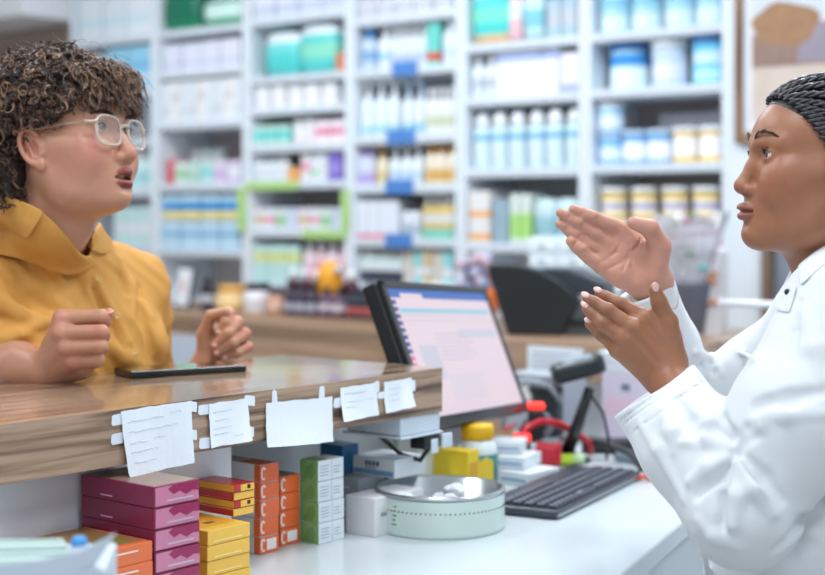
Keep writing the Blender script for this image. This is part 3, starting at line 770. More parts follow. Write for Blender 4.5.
def strip(u, si, pl, pr, m, name='price_flag', up=.0, dn=.034):
    z, t, cx = UN[u][0][si], UN[u][1], UN[u][2]
    MB().box(wx(pl)-cx, wx(pr)-cx, -.008, -.004, z-dn-ZB, z+up-ZB, .001).build(name, m, t)
strip('C', 4, 247, 300, limes, 'lime_edging'); strip('C', 5, 303, 347, limes, 'lime_edging')
z, t, cx, _ = UN['C']
MB().box(wx(342)-cx, wx(350)-cx, -.008, -.004, z[5]-ZB, z[4]-ZB-.04, .001).build('lime_edging', limes, t)
for si, a, b in ((1, 393, 418), (2, 388, 416), (3, 386, 414), (4, 386, 413)): strip('D', si, a, b, blues, up=.02)
z, t, cx, _ = UN['B']
MB().box(wx(239)-cx, wx(247)-cx, -.010, -.004, z[3]-.2-ZB, z[3]-ZB-.02, .001).build('lime_edging', limes, t)
UNAME = {'A': 'unit next to the brown panel', 'B': 'unit with the blue packs', 'C': 'lime-edged unit', 'D': 'blue-flag unit', 'E': 'lotion bottle unit', 'F': 'unit beside the picture', 'K': 'back counter'}
# ------------------------------------------------------------------ products
white = srgb(226, 232, 238)
def pm(base, *bands): 
    nm = 'pack_'+'_'.join(str(x) for x in base)+''.join('_%s' % str(b) for b in bands)
    return band_mat(nm[:60]+str(sum((i+1)*ord(c) for i, c in enumerate(nm)) % 99991), srgb(*base), [(lo, hi, srgb(*c)) for lo, hi, c in bands], .4)
def mk_box(w, d, h, m, extra=None):
    mb = MB().box(-w/2, w/2, 0, d, 0.0005, h, min(.003, w*.06)); return [('carton', mb, m)]
def mk_pouch(w, d, h, m, extra=None):
    mb = MB(); bm2 = bmesh.new(); bmesh.ops.create_cube(bm2, size=1); bmesh.ops.subdivide_edges(bm2, edges=bm2.edges[:], cuts=5, use_grid_fill=True)
    for v in bm2.verts:
        x, y, z_ = v.co.x*2, v.co.y*2, v.co.z*2
        p = 1-.14*(abs(z_)**4)-.10*abs(x)**3
        v.co = Vector((x*w/2*(1-.06*z_**4), (y*p*.5+.5)*d, max(0.0005, (z_*.5*(1-.08*x*x)+.5)*h)))
    bmesh.ops.smooth_vert(bm2, verts=bm2.verts[:], factor=.4, use_axis_x=True, use_axis_y=True, use_axis_z=False)
    mb._merge(bm2, None, 0, True); return [('pack', mb, m)]
def mk_bottle(w, d, h, m, cap=None):
    r = w/2; b = h*.78
    mb = MB().lathe([(0, 0.0005), (r*.95, .0005), (r, .006), (r, b*.82), (r*.9, b*.92), (r*.45, b), (0, b)], 20, cy=r)
    c = MB().lathe([(0, b), (r*.48, b), (r*.46, h), (0, h)], 16, cy=r)
    return [('body', mb, m), ('cap', c, cap)]
def mk_pump(w, d, h, m, cap=None):
    r = w/2; b = h*.70
    mb = MB().lathe([(0, 0.0005), (r*.94, .0005), (r, .008), (r*.99, b*.78), (r*.8, b*.92), (r*.4, b), (0, b)], 20, cy=r)
    c = MB().lathe([(0, b), (r*.42, b), (r*.42, b+h*.07), (r*.2, b+h*.08), (r*.2, b+h*.22), (r*.34, b+h*.23), (r*.34, h), (0, h)], 16, cy=r)
    c.box(-r*.14, r*.14, -r*.5, r, h*.95, h*.985)
    return [('body', mb, m), ('pump', c, cap)]
def mk_dome(w, d, h, m, cap=None):
    r = w/2; b = h*.72
    mb = MB().lathe([(0, 0.0005), (r*.92, .0005), (r, .01), (r, b*.9), (r*.9, b), (0, b)], 20, cy=r)
    c = MB().lathe([(0, b), (r*.86, b), (r*.80, b+h*.12), (r*.55, b+h*.22), (r*.2, h), (0, h)], 20, cy=r)
    return [('body', mb, m), ('cap', c, cap)]
def mk_tin(w, d, h, m, cap=None):
    r = w/2; b = h*.86
    mb = MB().lathe([(0, 0.0005), (r*.97, .0005), (r*.97, .004), (r*.95, .006), (r*.95, b), (0, b)], 28, cy=r)
    c = MB().lathe([(0, b), (r, b), (r, h*.97), (r*.96, h), (0, h)], 28, cy=r)
    return [('body', mb, m), ('lid', c, cap)]
def mk_jar(w, d, h, m, cap=None):
    r = w/2; b = h*.76
    mb = MB().lathe([(0, 0.0005), (r*.94, .0005), (r, .006), (r, b*.86), (r*.8, b), (0, b)], 24, cy=r)
    c = MB().lathe([(0, b), (r*.86, b), (r*.86, h), (0, h)], 24, cy=r)
    return [('jar', mb, m), ('lid', c, cap)]
KIND = {'box': (mk_box, 'medicine_box', 'box'), 'pouch': (mk_pouch, 'diaper_pack', 'pack'), 'bottle': (mk_bottle, 'bottle', 'bottle'), 'pump': (mk_pump, 'pump_bottle', 'bottle'), 'dome': (mk_dome, 'lotion_bottle', 'bottle'), 'tin': (mk_tin, 'formula_tin', 'tin'), 'jar': (mk_jar, 'jar', 'jar')}
USED = {}
def row(u, si, kind, p0, p1, n, hpx, m, desc, cap=None, z=None, yoff=.012, dep=None, fill=.93, name=None, Y=None, zpx=None, jit=.0):
    Yp = (W if Y is None else Y)+yoff
    if z is None: z = UN[u][0][si]
    fn, nm, cat = KIND[kind]
    room_ = (UN[u][0][si-1]-.038-z) if (si and u in UN) else (TOPZ-z)
    nm = name or nm
    if name: cat = name.split('_')[-1]
    x0, x1 = onY(p0, HY, Yp).x, onY(p1, HY, Yp).x
    if u in UN:
        c_ = UN[u][2]; hw = UN[u][3]-.0245; x0 = max(x0, c_-hw); x1 = min(x1, c_+hw)
    w = (x1-x0)/n*fill; h_ = min(room_, hpx*d_on_y((p0+p1)/2, Yp)/F)
    parts = fn(w, dep or min(.2, max(.05, w)), h_, m[0] if isinstance(m, list) else m, cap)
    root = None
    for i in range(n):
        loc = (x0+(x1-x0)*(i+.5)/n, Yp+random.uniform(0, .008), z)
        pos = f'{ORD[i]} ' if n > 1 else ''
        where = f'{["top","second","third","fourth","fifth","sixth","seventh"][si]} shelf, {UNAME[u]}' if si is not None else f'on the {UNAME[u]}'
        lb = f'{pos}{desc} from the left, {where}' if n > 1 else f'{desc}, {where}'
        if i == 0:
            root = thing(nm, lb, cat, loc, 0, f'{desc} row' if n > 1 else None)
            for pn, mb, mm in parts: mb.build(pn, mm, root)
        else:
            r = dup(root, loc, random.uniform(-.04, .04), lb)
        if isinstance(m, list) and i:
            ch = r.children[0]; ch.data = ch.data.copy(); ch.data.materials[0] = m[i % len(m)]
wcap = mat('cap_white', srgb(238, 242, 246), .35); bcap = mat('cap_blue', srgb(60, 150, 220), .35); tcap = mat('cap_teal', srgb(90, 200, 200), .35); ycap = mat('cap_amber', srgb(216, 160, 70), .35)
pcap = mat('cap_lilac', srgb(176, 160, 220), .35); kcap = mat('cap_black', srgb(30, 28, 34), .35); dbcap = mat('cap_deep_blue', srgb(70, 122, 190), .35); lbcap = mat('cap_pale_blue', srgb(190, 214, 236), .35)
Wt = (224, 231, 238); TE = (104, 214, 210); LB = (150, 205, 232); PK = (236, 160, 180); GY = (190, 198, 208); BL = (70, 140, 210); GR_ = (150, 205, 150); YE_ = (232, 196, 90); OR = (236, 150, 80); LI = (190, 170, 226); NV = (70, 90, 150); GN = (20, 110, 84)
# unit A
row('A', 0, 'box', 78, 150, 3, 44, pm(Wt, (.3, .5, (206, 226, 236))), 'big pale carton', dep=.25)
row('A', 1, 'box', 104, 150, 2, 42, pm(LB, (.2, .3, Wt), (.5, .6, (90, 170, 220))), 'sky blue carton', dep=.2)
row('A', 1, 'box', 78, 102, 1, 36, pm(Wt, (.3, .6, LB)), 'white and blue carton', dep=.2)
row('A', 3, 'bottle', 118, 150, 3, 40, pm((206, 230, 232), (.2, .6, (170, 214, 220))), 'pale aqua bottle', wcap)
row('A', 4, 'box', 112, 150, 3, 38, pm((196, 226, 226), (.3, .6, Wt)), 'pale aqua carton', dep=.12)
# unit B
row('B', 0, 'pouch', 160, 198, 1, 40, pm(GN, (.0, .2, (30, 140, 100))), 'dark green pack', dep=.2)
row('B', 0, 'pouch', 199, 240, 1, 30, pm((206, 236, 226), (.0, .25, (60, 160, 120)), (.75, .9, GN)), 'white pack with green edges', dep=.2)
row('B', 1, 'box', 162, 240, 4, 28, pm((222, 224, 240), (.2, .35, (200, 206, 226))), 'pale lilac-white box', dep=.25)
row('B', 2, 'box', 161, 241, 9, 42, [pm(Wt, (.15, .4, (214, 216, 224))), pm((236, 234, 234), (.5, .7, (220, 214, 210))), pm(Wt, (.2, .3, (206, 222, 224)))], 'tall white carton', dep=.1)
row('B', 3, 'box', 166, 172, 1, 25, pm((226, 88, 110)), 'red carton', dep=.08)
row('B', 3, 'jar', 186, 220, 3, 36, pm((222, 228, 226)), 'white jar behind the cartons', wcap, yoff=.12)
row('B', 3, 'box', 173, 240, 5, 23, [pm((214, 226, 222), (.3, .6, GR_)), pm((196, 222, 214), (.2, .5, (170, 205, 190))), pm((190, 224, 226), (.4, .6, TE)), pm((226, 214, 234), (.2, .6, (206, 180, 222))), pm((218, 200, 226), (.3, .7, Wt))], 'pastel carton', dep=.1)
row('B', 4, 'box', 160, 239, 4, 28, pm((170, 212, 236), (.15, .25, Wt), (.45, .55, (120, 170, 210)), (.8, .9, Wt)), 'striped sky blue pack', dep=.1)
row('B', 4, 'box', 160, 239, 4, 27, pm((90, 170, 224), (.05, .35, (240, 222, 140)), (.42, .62, (60, 140, 210)), (.72, .95, (196, 226, 242))), 'blue pack with yellow wave', dep=.1, z=UN['B'][0][4]+28.3*d_on_y(200, W)/F, name='plaster_pack')
# unit C
row('C', 0, 'box', 252, 345, 4, 40, pm((222, 226, 240), (.1, .3, (196, 204, 226))), 'large lilac-white carton', dep=.25)
row('C', 1, 'pouch', 262, 298, 1, 44, pm((110, 214, 212), (.1, .5, (84, 206, 204)), (.75, .98, Wt)), 'teal diaper pack', dep=.18)
row('C', 1, 'pouch', 296, 334, 1, 50, pm((96, 210, 206), (.3, .6, (140, 222, 196)), (.78, .98, Wt)), 'taller teal diaper pack', dep=.18)
row('C', 1, 'box', 335, 344, 1, 18, pm((214, 130, 96)), 'small terracotta carton', dep=.08)
row('C', 2, 'box', 254, 336, 5, 24, pm(Wt, (.0, .9, (236, 236, 240))), 'white carton', dep=.12, fill=.8)
row('C', 2, 'box', 258, 344, 5, 18, pm((150, 196, 170)), 'pale green carton behind the white ones', dep=.1, yoff=.14, fill=.96)
row('C', 3, 'box', 252, 287, 3, 20, pm((190, 224, 214), (.3, .7, TE)), 'mint carton', dep=.1)
row('C', 3, 'jar', 289, 312, 2, 24, pm((232, 228, 232)), 'white jar', wcap)
row('C', 3, 'box', 313, 344, 2, 23, pm((240, 228, 236), (.35, .65, (226, 130, 160))), 'white carton with pink band', dep=.12)
row('C', 4, 'bottle', 252, 286, 4, 26, pm(Wt, (.3, .6, (220, 224, 232))), 'white bottle', wcap)
row('C', 4, 'box', 287, 298, 1, 14, pm((238, 176, 110)), 'orange sachet carton', dep=.08)
row('C', 4, 'box', 300, 327, 3, 26, [pm((232, 226, 232), (.4, .7, PK)), pm(Wt, (.2, .4, GR_)), pm((224, 228, 236))], 'pale carton', dep=.1)
row('C', 4, 'box', 328, 341, 1, 28, pm((130, 110, 200), (.3, .6, (160, 146, 216))), 'purple carton', dep=.08)
row('C', 5, 'box', 252, 342, 8, 22, [pm((228, 222, 226), (.3, .6, (214, 190, 150))), pm(Wt, (.3, .6, PK)), pm((214, 226, 222), (.2, .6, GR_)), pm((206, 214, 236))], 'small pastel carton', dep=.1)
row('C', 6, 'box', 252, 298, 4, 38, pm((190, 226, 224), (.55, .8, (214, 224, 150))), 'aqua and lime carton', dep=.1)
row('C', 6, 'bottle', 300, 345, 4, 42, [pm((232, 214, 226), (.2, .5, PK)), pm((226, 190, 200), (.3, .6, (220, 110, 120)))], 'pale pink bottle', wcap)
# unit D
row('D', 0, 'box', 356, 452, 5, 18, pm((214, 214, 224), (.3, .6, GY)), 'pale grey box', dep=.2)
row('D', 1, 'bottle', 358, 372, 1, 50, pm((196, 214, 236), (.3, .6, (130, 170, 216))), 'blue-white bottle', bcap)
row('D', 1, 'bottle', 373, 388, 1, 46, pm(Wt, (.3, .5, LB)), 'white bottle with blue label', wcap)
row('D', 1, 'bottle', 389, 424, 4, 42, pm((226, 232, 242), (.2, .4, (190, 206, 232))), 'slim white bottle', wcap)
row('D', 1, 'box', 425, 438, 1, 48, pm((110, 206, 196), (.1, .3, (206, 90, 70))), 'teal carton', dep=.08)
row('D', 1, 'bottle', 439, 453, 1, 56, pm(Wt, (.2, .5, (206, 222, 240))), 'tall white bottle', wcap)
row('D', 1, 'box', 398, 430, 2, 55, pm((150, 190, 160)), 'green carton behind the bottles', dep=.06, yoff=.2)
row('D', 2, 'pump', 354, 396, 3, 56, pm((224, 236, 244), (.1, .25, (150, 210, 226))), 'white pump bottle', wcap)
row('D', 2, 'pump', 398, 422, 2, 54, pm(Wt, (.1, .3, LB)), 'white pump bottle with pale blue label', lbcap)
row('D', 2, 'bottle', 423, 453, 4, 46, pm((232, 234, 234), (.2, .5, (206, 214, 190))), 'slender white bottle', wcap)
row('D', 3, 'bottle', 355, 372, 2, 38, pm((214, 220, 240), (.1, .4, LI)), 'lilac-white bottle', pcap)
row('D', 3, 'pump', 374, 384, 1, 42, pm((238, 226, 196), (.2, .5, (222, 196, 140))), 'cream bottle', ycap)
row('D', 3, 'pump', 385, 420, 3, 40, pm(Wt, (.2, .5, (190, 214, 236))), 'short white pump bottle', wcap)
row('D', 3, 'bottle', 422, 453, 3, 40, pm((236, 226, 210), (.1, .5, (220, 180, 110))), 'amber-white bottle', ycap)
row('D', 4, 'box', 356, 398, 4, 38, pm((226, 232, 242), (.0, .12, (226, 120, 150))), 'white carton with pink foot', dep=.1)
row('D', 4, 'bottle', 400, 418, 2, 36, pm((222, 228, 236), (.2, .5, (180, 196, 210))), 'white dropper bottle', kcap)
row('D', 4, 'bottle', 420, 452, 4, 44, pm((220, 196, 130), (.0, .3, (140, 214, 196)), (.5, .7, Wt)), 'gold-toned bottle', wcap)
row('D', 5, 'bottle', 356, 400, 5, 34, pm((206, 226, 226), (.0, .45, (70, 74, 90)), (.5, .7, Wt)), 'aqua bottle with dark foot', wcap)
row('D', 5, 'box', 402, 452, 5, 34, [pm((210, 206, 200)), pm((150, 214, 220), (.2, .5, Wt)), pm((206, 186, 150), (.3, .5, Wt))], 'upright pastel carton', dep=.09)
# unit E
row('E', 0, 'pouch', 466, 509, 1, 60, pm((80, 210, 206), (.0, .15, (236, 200, 150)), (.35, .6, (120, 226, 200)), (.8, 1, (214, 240, 240))), 'teal and white diaper pack', dep=.16)
row('E', 0, 'pouch', 507, 520, 1, 56, pm((236, 190, 200), (.4, .7, Wt)), 'pink pouch', dep=.1)
row('E', 0, 'pouch', 521, 543, 1, 60, pm((196, 230, 234), (.2, .5, (130, 200, 214))), 'pale teal pack', dep=.14)
row('E', 0, 'box', 546, 576, 2, 55, pm((170, 196, 210), (.2, .5, GY), (.7, .9, (120, 160, 180))), 'slate blue carton', dep=.14)
row('E', 1, 'bottle', 466, 494, 2, 42, pm((222, 230, 240), (.3, .6, GY)), 'white squat bottle', wcap)
row('E', 1, 'box', 495, 558, 7, 44, pm((236, 236, 242), (.8, .95, (150, 170, 220))), 'slim white carton with blue top', dep=.12, fill=.97)
row('E', 1, 'box', 559, 578, 2, 40, pm((230, 230, 240), (.0, .2, (170, 180, 226))), 'short white carton', dep=.12)
row('E', 2, 'dome', 466, 583, 6, 60, pm((200, 226, 234), (.05, .62, (214, 232, 240)), (.68, .80, (110, 180, 220))), 'white lotion bottle', wcap, fill=.88)
row('E', 3, 'box', 466, 490, 1, 52, pm((230, 228, 228), (.06, .18, (240, 170, 100)), (.5, .62, (240, 176, 110))), 'white and orange carton', dep=.12)
row('E', 3, 'box', 491, 508, 1, 44, pm((150, 176, 190)), 'slate carton', dep=.12)
row('E', 3, 'box', 509, 530, 2, 50, pm((214, 226, 220), (.1, .6, (170, 220, 130))), 'white and lime carton', dep=.1)
row('E', 3, 'pouch', 532, 576, 2, 46, pm((196, 220, 226), (.2, .6, (150, 196, 206))), 'pale blue soft pack', dep=.14)
# unit F
row('F', 0, 'tin', 591, 722, 4, 52, pm((160, 208, 226), (.05, .4, (206, 230, 238)), (.6, .75, (126, 188, 216))), 'large sky blue formula tin', lbcap, fill=.92)
row('F', 1, 'tin', 600, 638, 1, 45, pm((170, 214, 232), (.05, .55, (214, 236, 244)), (.6, .9, (60, 140, 210))), 'formula tin with deep blue lid', dbcap, fill=1)
row('F', 1, 'tin', 643, 678, 1, 46, pm((190, 208, 228), (.2, .6, (214, 220, 236))), 'formula tin with white lid', wcap, fill=1)
row('F', 1, 'tin', 684, 721, 1, 54, pm((110, 196, 226), (.1, .35, (170, 222, 240)), (.5, .8, (196, 220, 240))), 'tallest sky blue tin with blue lid', dbcap, fill=1)
row('F', 2, 'tin', 590, 616, 1, 32, pm((130, 180, 226), (.2, .6, (206, 224, 240))), 'blue and white tin under another', lbcap, fill=1)
row('F', 2, 'tin', 590, 616, 1, 30, pm((170, 204, 236), (.2, .6, (214, 228, 242))), 'pale blue tin stacked on another', wcap, fill=1, z=UN['F'][0][2]+32.4*d_on_y(603, W)/F)
row('F', 2, 'tin', 616, 666, 2, 34, pm((120, 170, 220), (.15, .75, (226, 232, 242))), 'white and blue tin', lbcap, fill=.98)
row('F', 2, 'tin', 667, 718, 2, 36, pm((226, 196, 120), (.2, .85, (234, 230, 228))), 'white and gold tin', wcap, fill=.98)
row('F', 2, 'box', 658, 720, 9, 52, pm((214, 210, 222), (.2, .8, (224, 220, 230))), 'white booklet behind the tins', dep=.1, yoff=.2, name='booklet')
row('F', 3, 'tin', 592, 716, 4, 34, pm((208, 180, 112), (.2, .42, (222, 208, 176)), (.42, .6, (140, 142, 190)), (.6, .75, (222, 208, 176))), 'small gold and white tin', wcap, fill=.82)
row('F', 4, 'pouch', 590, 640, 2, 36, pm((206, 226, 226), (.3, .6, TE)), 'aqua soft pack', dep=.14)
row('F', 4, 'box', 642, 722, 3, 44, pm((232, 220, 230), (.66, .98, (222, 110, 170))), 'white carton with magenta top', dep=.14)

# ------------------------------------------------------------------ back counter
YC = 3.75
bw_ = wood_mat('back_wood', srgb(182, 146, 116), srgb(150, 114, 88), srgb(198, 164, 134), .8, .35, 0)
x0, x1 = wx(68)+.01, wx(735)+.25
t = thing('back_counter', 'long wood-fronted counter below the white shelving', 'counter', ((x0+x1)/2, YC+.3, 0))
rel(MB().box(x0, x1, YC, W-.026, ZB-.035, ZB, .002).build('counter_top', bw_, t), t)
rel(MB().box(x0, x1, YC+.02, W-.026, .002, ZB-.035).build('front_panel', bw_, t), t)
xa, xb = onY(160, 345, YC).x, onY(207, 345, YC).x
rel(MB().box(xa, xb, YC+.001, YC+.02, .1, ZB-.09, .002).build('grey_door', mat('door_grey', srgb(186, 192, 204), .4), t), t)
UNAME['K'] = 'back counter'
K0 = YC-W
def krow(kind, p0, p1, n, hpx, m, desc, cap=None, yo=.06, **k):
    row('K', None, kind, p0, p1, n, hpx, m, desc, cap, z=ZB, yoff=yo, Y=YC, **k)
# card stand
p = onY(180, 310, YC+.1)
t = thing('card_stand', 'framed white card on a dark stand beside the yellow shirt', 'card stand', (p.x, YC+.1, ZB), -.2)
Mx = Matrix.Rotation(math.radians(-10), 4, 'X')
MB().box(-.06, .06, 0, .012, .002, .165, .003, M=Mx).build('frame', mat('frame_dark', srgb(60, 62, 70), .4), t)
MB().box(-.05, .05, -.0015, 0, .012, .155, M=Mx).build('card', mat('card_face', srgb(226, 228, 232), .5), t)
MB().prism([(-.01, .06), (.008, .075), (.014, .10), (-.004, .112), (-.016, .09)], 0, .002, Mx @ Matrix.Translation((0, -.0036, 0)) @ Matrix(((1, 0, 0, 0), (0, 0, 1, 0), (0, 1, 0, 0), (0, 0, 0, 1)))).build('printed_figure', mat('print_rose', srgb(206, 150, 150), .5), t)
MB().box(-.012, .012, .012, .075, .0005, .008, .002).build('back_strut', MATS['frame_dark'], t)
krow('bottle', 196, 206, 1, 34, pm((40, 30, 44), (.3, .6, (190, 190, 200))), 'dark narrow bottle', kcap)
krow('jar', 207, 232, 1, 26, pm((226, 186, 130), (.3, .7, (236, 206, 150))), 'wide orange-amber jar', ycap)
krow('jar', 236, 258, 1, 30, pm((226, 222, 226), (.3, .6, (206, 200, 206))), 'white jar with dark lid', kcap)
krow('jar', 262, 277, 1, 27, pm((196, 150, 130), (.3, .6, (226, 190, 170))), 'peach jar', kcap)
krow('bottle', 280, 312, 3, 34, pm((70, 60, 76), (.2, .5, (170, 170, 184))), 'dark bottle with grey label', kcap)
krow('bottle', 282, 352, 6, 44, pm((84, 30, 50), (.5, .75, (60, 20, 40))), 'wine red syrup bottle', wcap, yo=.2)
krow('bottle', 313, 340, 2, 30, pm((96, 70, 90), (.3, .6, (200, 190, 200))), 'plum bottle with pale label', kcap)
krow('bottle', 342, 372, 3, 32, pm((46, 56, 66), (.2, .5, (180, 90, 90))), 'dark teal bottle', kcap)
krow('bottle', 374, 400, 3, 26, pm((170, 186, 196), (.2, .5, (226, 230, 236))), 'silvery bottle', wcap)
krow('bottle', 360, 415, 6, 34, pm((60, 62, 84), (.45, .7, (200, 214, 224))), 'navy bottle with pale label', kcap, yo=.22)
krow('bottle', 417, 452, 4, 38, pm((180, 200, 206), (.2, .5, (150, 196, 206))), 'pale grey-blue bottle', wcap, yo=.22)
# amber bear-like shape is left generic: a honey jar
t = thing('honey_jar', 'golden honey jar with silver ball stopper among the syrup bottles', 'jar', (onY(330, 300, YC+.16).x, YC+.16, ZB))
hm = .105
MB().lathe([(0, 0), (.035, 0), (.04, .01), (.04, hm-.02), (.045, hm), (.046, hm+.04), (.035, hm+.075), (.02, hm+.09), (0, hm+.09)], 24).build('jar', mat('honey', srgb(232, 160, 40), .25), t)
MB().ball((.05, -.01, hm+.06), .017).build('ball_stopper', mat('chrome', srgb(220, 220, 226), .1, metal=1), t)
MB().tube([(.035, 0, hm+.05), (.05, -.01, hm+.06)], .006).build('stopper_arm', MATS['chrome'], t)
# wrapped sweets bouquet and basket behind the monitor
p = onY(478, 300, YC+.12)
t = thing('gift_basket', 'orange bowl with cellophane-wrapped pink-grey sweets behind the monitor', 'basket', (p.x, YC+.12, ZB))
MB().lathe([(0, 0), (.05, 0), (.055, .01), (.075, .10), (.078, .12), (.07, .12), (.05, .02), (0, .015)], 28).build('bowl', mat('bowl_orange', srgb(232, 120, 50), .35), t)
wr = [mat('wrap_pinkgrey', srgb(196, 170, 186), .25, coat=.4), mat('wrap_lilac', srgb(176, 176, 200), .25, coat=.4), mat('wrap_blue', srgb(120, 170, 226), .25, coat=.4)]
m = MB()
for k in range(26):
    a = random.uniform(0, 6.28); rr = .062*math.sqrt(random.random())
    m.ball((rr*math.cos(a), rr*math.sin(a), .12+.10*random.random()), random.uniform(.016, .026), mi=k % 3, n=10)
o = m.build('wrapped_sweets', wr, t); o['kind'] = 'stuff'
# drawer tower
xa, xb = onY(527, 250, YC+.16).x, onY(588, 250, YC+.16).x
wT = xb-xa; hT = 92*d_on_y(560, YC+.16)/F
t = thing('drawer_tower', 'white plastic tower of small drawers behind the raised palm', 'drawer unit', ((xa+xb)/2, YC+.16, ZB))
MB().box(-wT/2, wT/2, .01, .2, 0.0005, hT, .004).build('body', mat('plastic_pale', srgb(214, 226, 234), .35), t)
for r_ in range(6):
    for c_ in range(2):
        d_ = MB().box(-wT/2+.008+c_*wT/2, -.008+c_*wT/2, 0, .012, .01+r_*hT/6.2, (r_+1)*hT/6.2, .003).build('drawer', mat('plastic_clear_white', srgb(226, 236, 242), .2), t)
        MB().box(-.012-wT/4+c_*wT/2, .012-wT/4+c_*wT/2, -.006, 0, .026+r_*hT/6.2, .032+r_*hT/6.2, .002).build('knob', MATS['plastic_grey'], d_)
# small teal and red goods between the hands and the printer
krow('bottle', 592, 606, 1, 58, pm((120, 206, 206), (.3, .6, Wt)), 'teal spray bottle', tcap, yo=.04)
krow('bottle', 607, 622, 1, 52, pm((110, 170, 150), (.2, .5, GR_)), 'green bottle behind the hands', wcap, yo=.04)
krow('bottle', 622, 634, 1, 46, pm((206, 80, 90), (.3, .5, (90, 40, 60))), 'red bottle behind the hands', kcap, yo=.04)
krow('box', 636, 664, 1, 40, pm((80, 84, 96)), 'dark grey carton behind the hands', yo=.06)
# plant pot with cellophane bouquet
p = onY(690, 338, YC+.10)
t = thing('flower_pot', 'grey tapered pot holding a cellophane bouquet behind the white sleeve', 'flower pot', (p.x, YC+.10, ZB))
MB().lathe([(0, 0), (.038, 0), (.040, .006), (.060, .155), (.062, .165), (.054, .165), (.036, .02), (0, .02)], 32).build('pot', mat('pot_grey', srgb(96, 96, 108), .45), t)
cello = mat('cellophane', srgb(226, 222, 232), .12, trans=.35, coat=.5)
m = MB(); bm2 = bmesh.new(); bmesh.ops.create_cone(bm2, segments=64, radius1=.04, radius2=.105, depth=.2, cap_ends=False)
for v in bm2.verts:
    if v.co.z > 0: a = math.atan2(v.co.y, v.co.x); v.co.z += .018*math.sin(a*6)+.010*math.sin(a*11); v.co.x *= 1+.08*math.sin(a*5); v.co.y *= 1+.08*math.sin(a*7)
    v.co.z += .25
m._merge(bm2, None, 0, True); m.build('wrapping', cello, t)
for nm, mm_, n_ in (('teal_ribbon', mat('ribbon_teal', srgb(100, 206, 196), .4), 9), ('pink_flower', mat('petal_pink', srgb(226, 140, 180), .5), 8), ('leaf', mat('leaf_green', srgb(90, 140, 90), .5), 10)):
    for k in range(n_):
        a = random.uniform(0, 6.28); rr = random.uniform(.01, .06)
        c_ = (rr*math.cos(a), rr*math.sin(a), random.uniform(.19, .25) if nm == 'teal_ribbon' else random.uniform(.24, .36))
        m = MB()
        for q_ in range(5):
            b_ = q_*1.256+k
            m.ball((c_[0]+.012*math.cos(b_), c_[1]+.012*math.sin(b_), c_[2]), .013, sc=(1, 1, .45), n=8)
        m.build(nm, mm_, t)
# white and orange paper bag
p = onY(708, 336, YC+.26)
t = thing('paper_bag', 'white paper bag with orange ring print beside the grey pot', 'bag', (p.x, YC+.25, ZB))
bm_ = mat('bag_white', srgb(228, 226, 230), .6)
MB().prism([(-.05, 0), (.045, 0), (.048, .25), (.02, .265), (-.03, .258), (-.048, .25)], 0, .05, Matrix.Translation((0, 0, 0)) @ Matrix(((1, 0, 0, 0), (0, 0, 1, 0), (0, 1, 0, 0), (0, 0, 0, 1))), 0, .002).build('bag', bm_, t)
MB().tube([(.012+.024*math.cos(x), -.0012, .13+.036*math.sin(x)) for x in np.linspace(.7, 5.6, 20)], .006, 6).build('ring_print', mat('print_tangerine', srgb(238, 140, 60), .5), t)
MB().tube([(-.03, -.0012, .18), (.035, -.0012, .185)], .006, 6).build('line_print', MATS['print_tangerine'], t)
# chrome lever tap-like rod beyond the pharmacist
p = onY(752, 304, 3.2)
t = thing('display_arm', 'white horizontal rod on a slim post beyond the white collar', 'rod', (p.x, 3.2, 0))
MB().tube([(-.085, 0, p.z), (.10, 0, p.z)], .009, 12).build('rod', mat('rod_white', srgb(226, 232, 238), .3), t)
MB().tube([(.08, 0, .02), (.08, 0, p.z)], .008, 10).build('post', MATS['chrome'], t)
MB().lathe([(0, 0), (.1, 0), (.1, .012), (.02, .02), (0, .02)], 24, cx=.08).build('base', MATS['chrome'], t)

# ------------------------------------------------------------------ wall to the right of the shelving: pillar, picture, door
xa = wx(728)+.003; xb = onY(760, 200, W).x
struct(MB().box(xa, xb+.06, W-.02, WB-.001, ZB*0, 2.9).build('trim_1', mat('pillar_white', srgb(220, 228, 236), .5)))
Yp_ = WB-.0
xa = onY(741, 60, WB-.03).x; zt_ = onY(741, 141, WB-.03).z
fr = thing('framed_picture', 'wood-framed landscape picture hanging on the wall beside the shelving', 'picture', (xa+.36, W-.02, zt_+.3))
# hangs on the pillar face
def fp(px): return onY(px, 60, W-.04).x
fx0 = fp(735)-fr.location.x; fx1 = fx0+.62; fz0 = onY(741, 143, W-.04).z-fr.location.z; fz1 = fz0+.56
fm = wood_mat('frame_wood', srgb(150, 112, 84), srgb(110, 78, 56), srgb(172, 134, 104), 2, .4, 2)
for nm, b in (('frame_side', (fx0, fx0+.024, fz0, fz1)), ('frame_side', (fx1-.035, fx1, fz0, fz1)), ('frame_rail', (fx0+.024, fx1-.035, fz0, fz0+.035)), ('frame_rail', (fx0+.024, fx1-.035, fz1-.035, fz1))):
    MB().box(b[0], b[1], -.026, -.001, b[2], b[3], .004).build(nm, fm, fr)
MB().box(fx0+.024, fx1-.035, -.012, -.004, fz0+.035, fz1-.035).build('mat_board', mat('mat_board', srgb(222, 224, 230), .6), fr)
pa = [mat('paint_sky', srgb(206, 212, 222), .6), mat('paint_field', srgb(206, 190, 180), .6, noise=.12, nscale=12), mat('paint_trees', srgb(146, 120, 108), .6, noise=.3, nscale=30), mat('paint_house', srgb(150, 140, 154), .6, noise=.2, nscale=20), mat('paint_foliage', srgb(160, 122, 92), .6, noise=.3, nscale=40)]
px0, px1, pz0, pz1 = fx0+.055, fx1-.06, fz0+.07, fz1-.06
m = MB(); pw_, ph_ = px1-px0, pz1-pz0
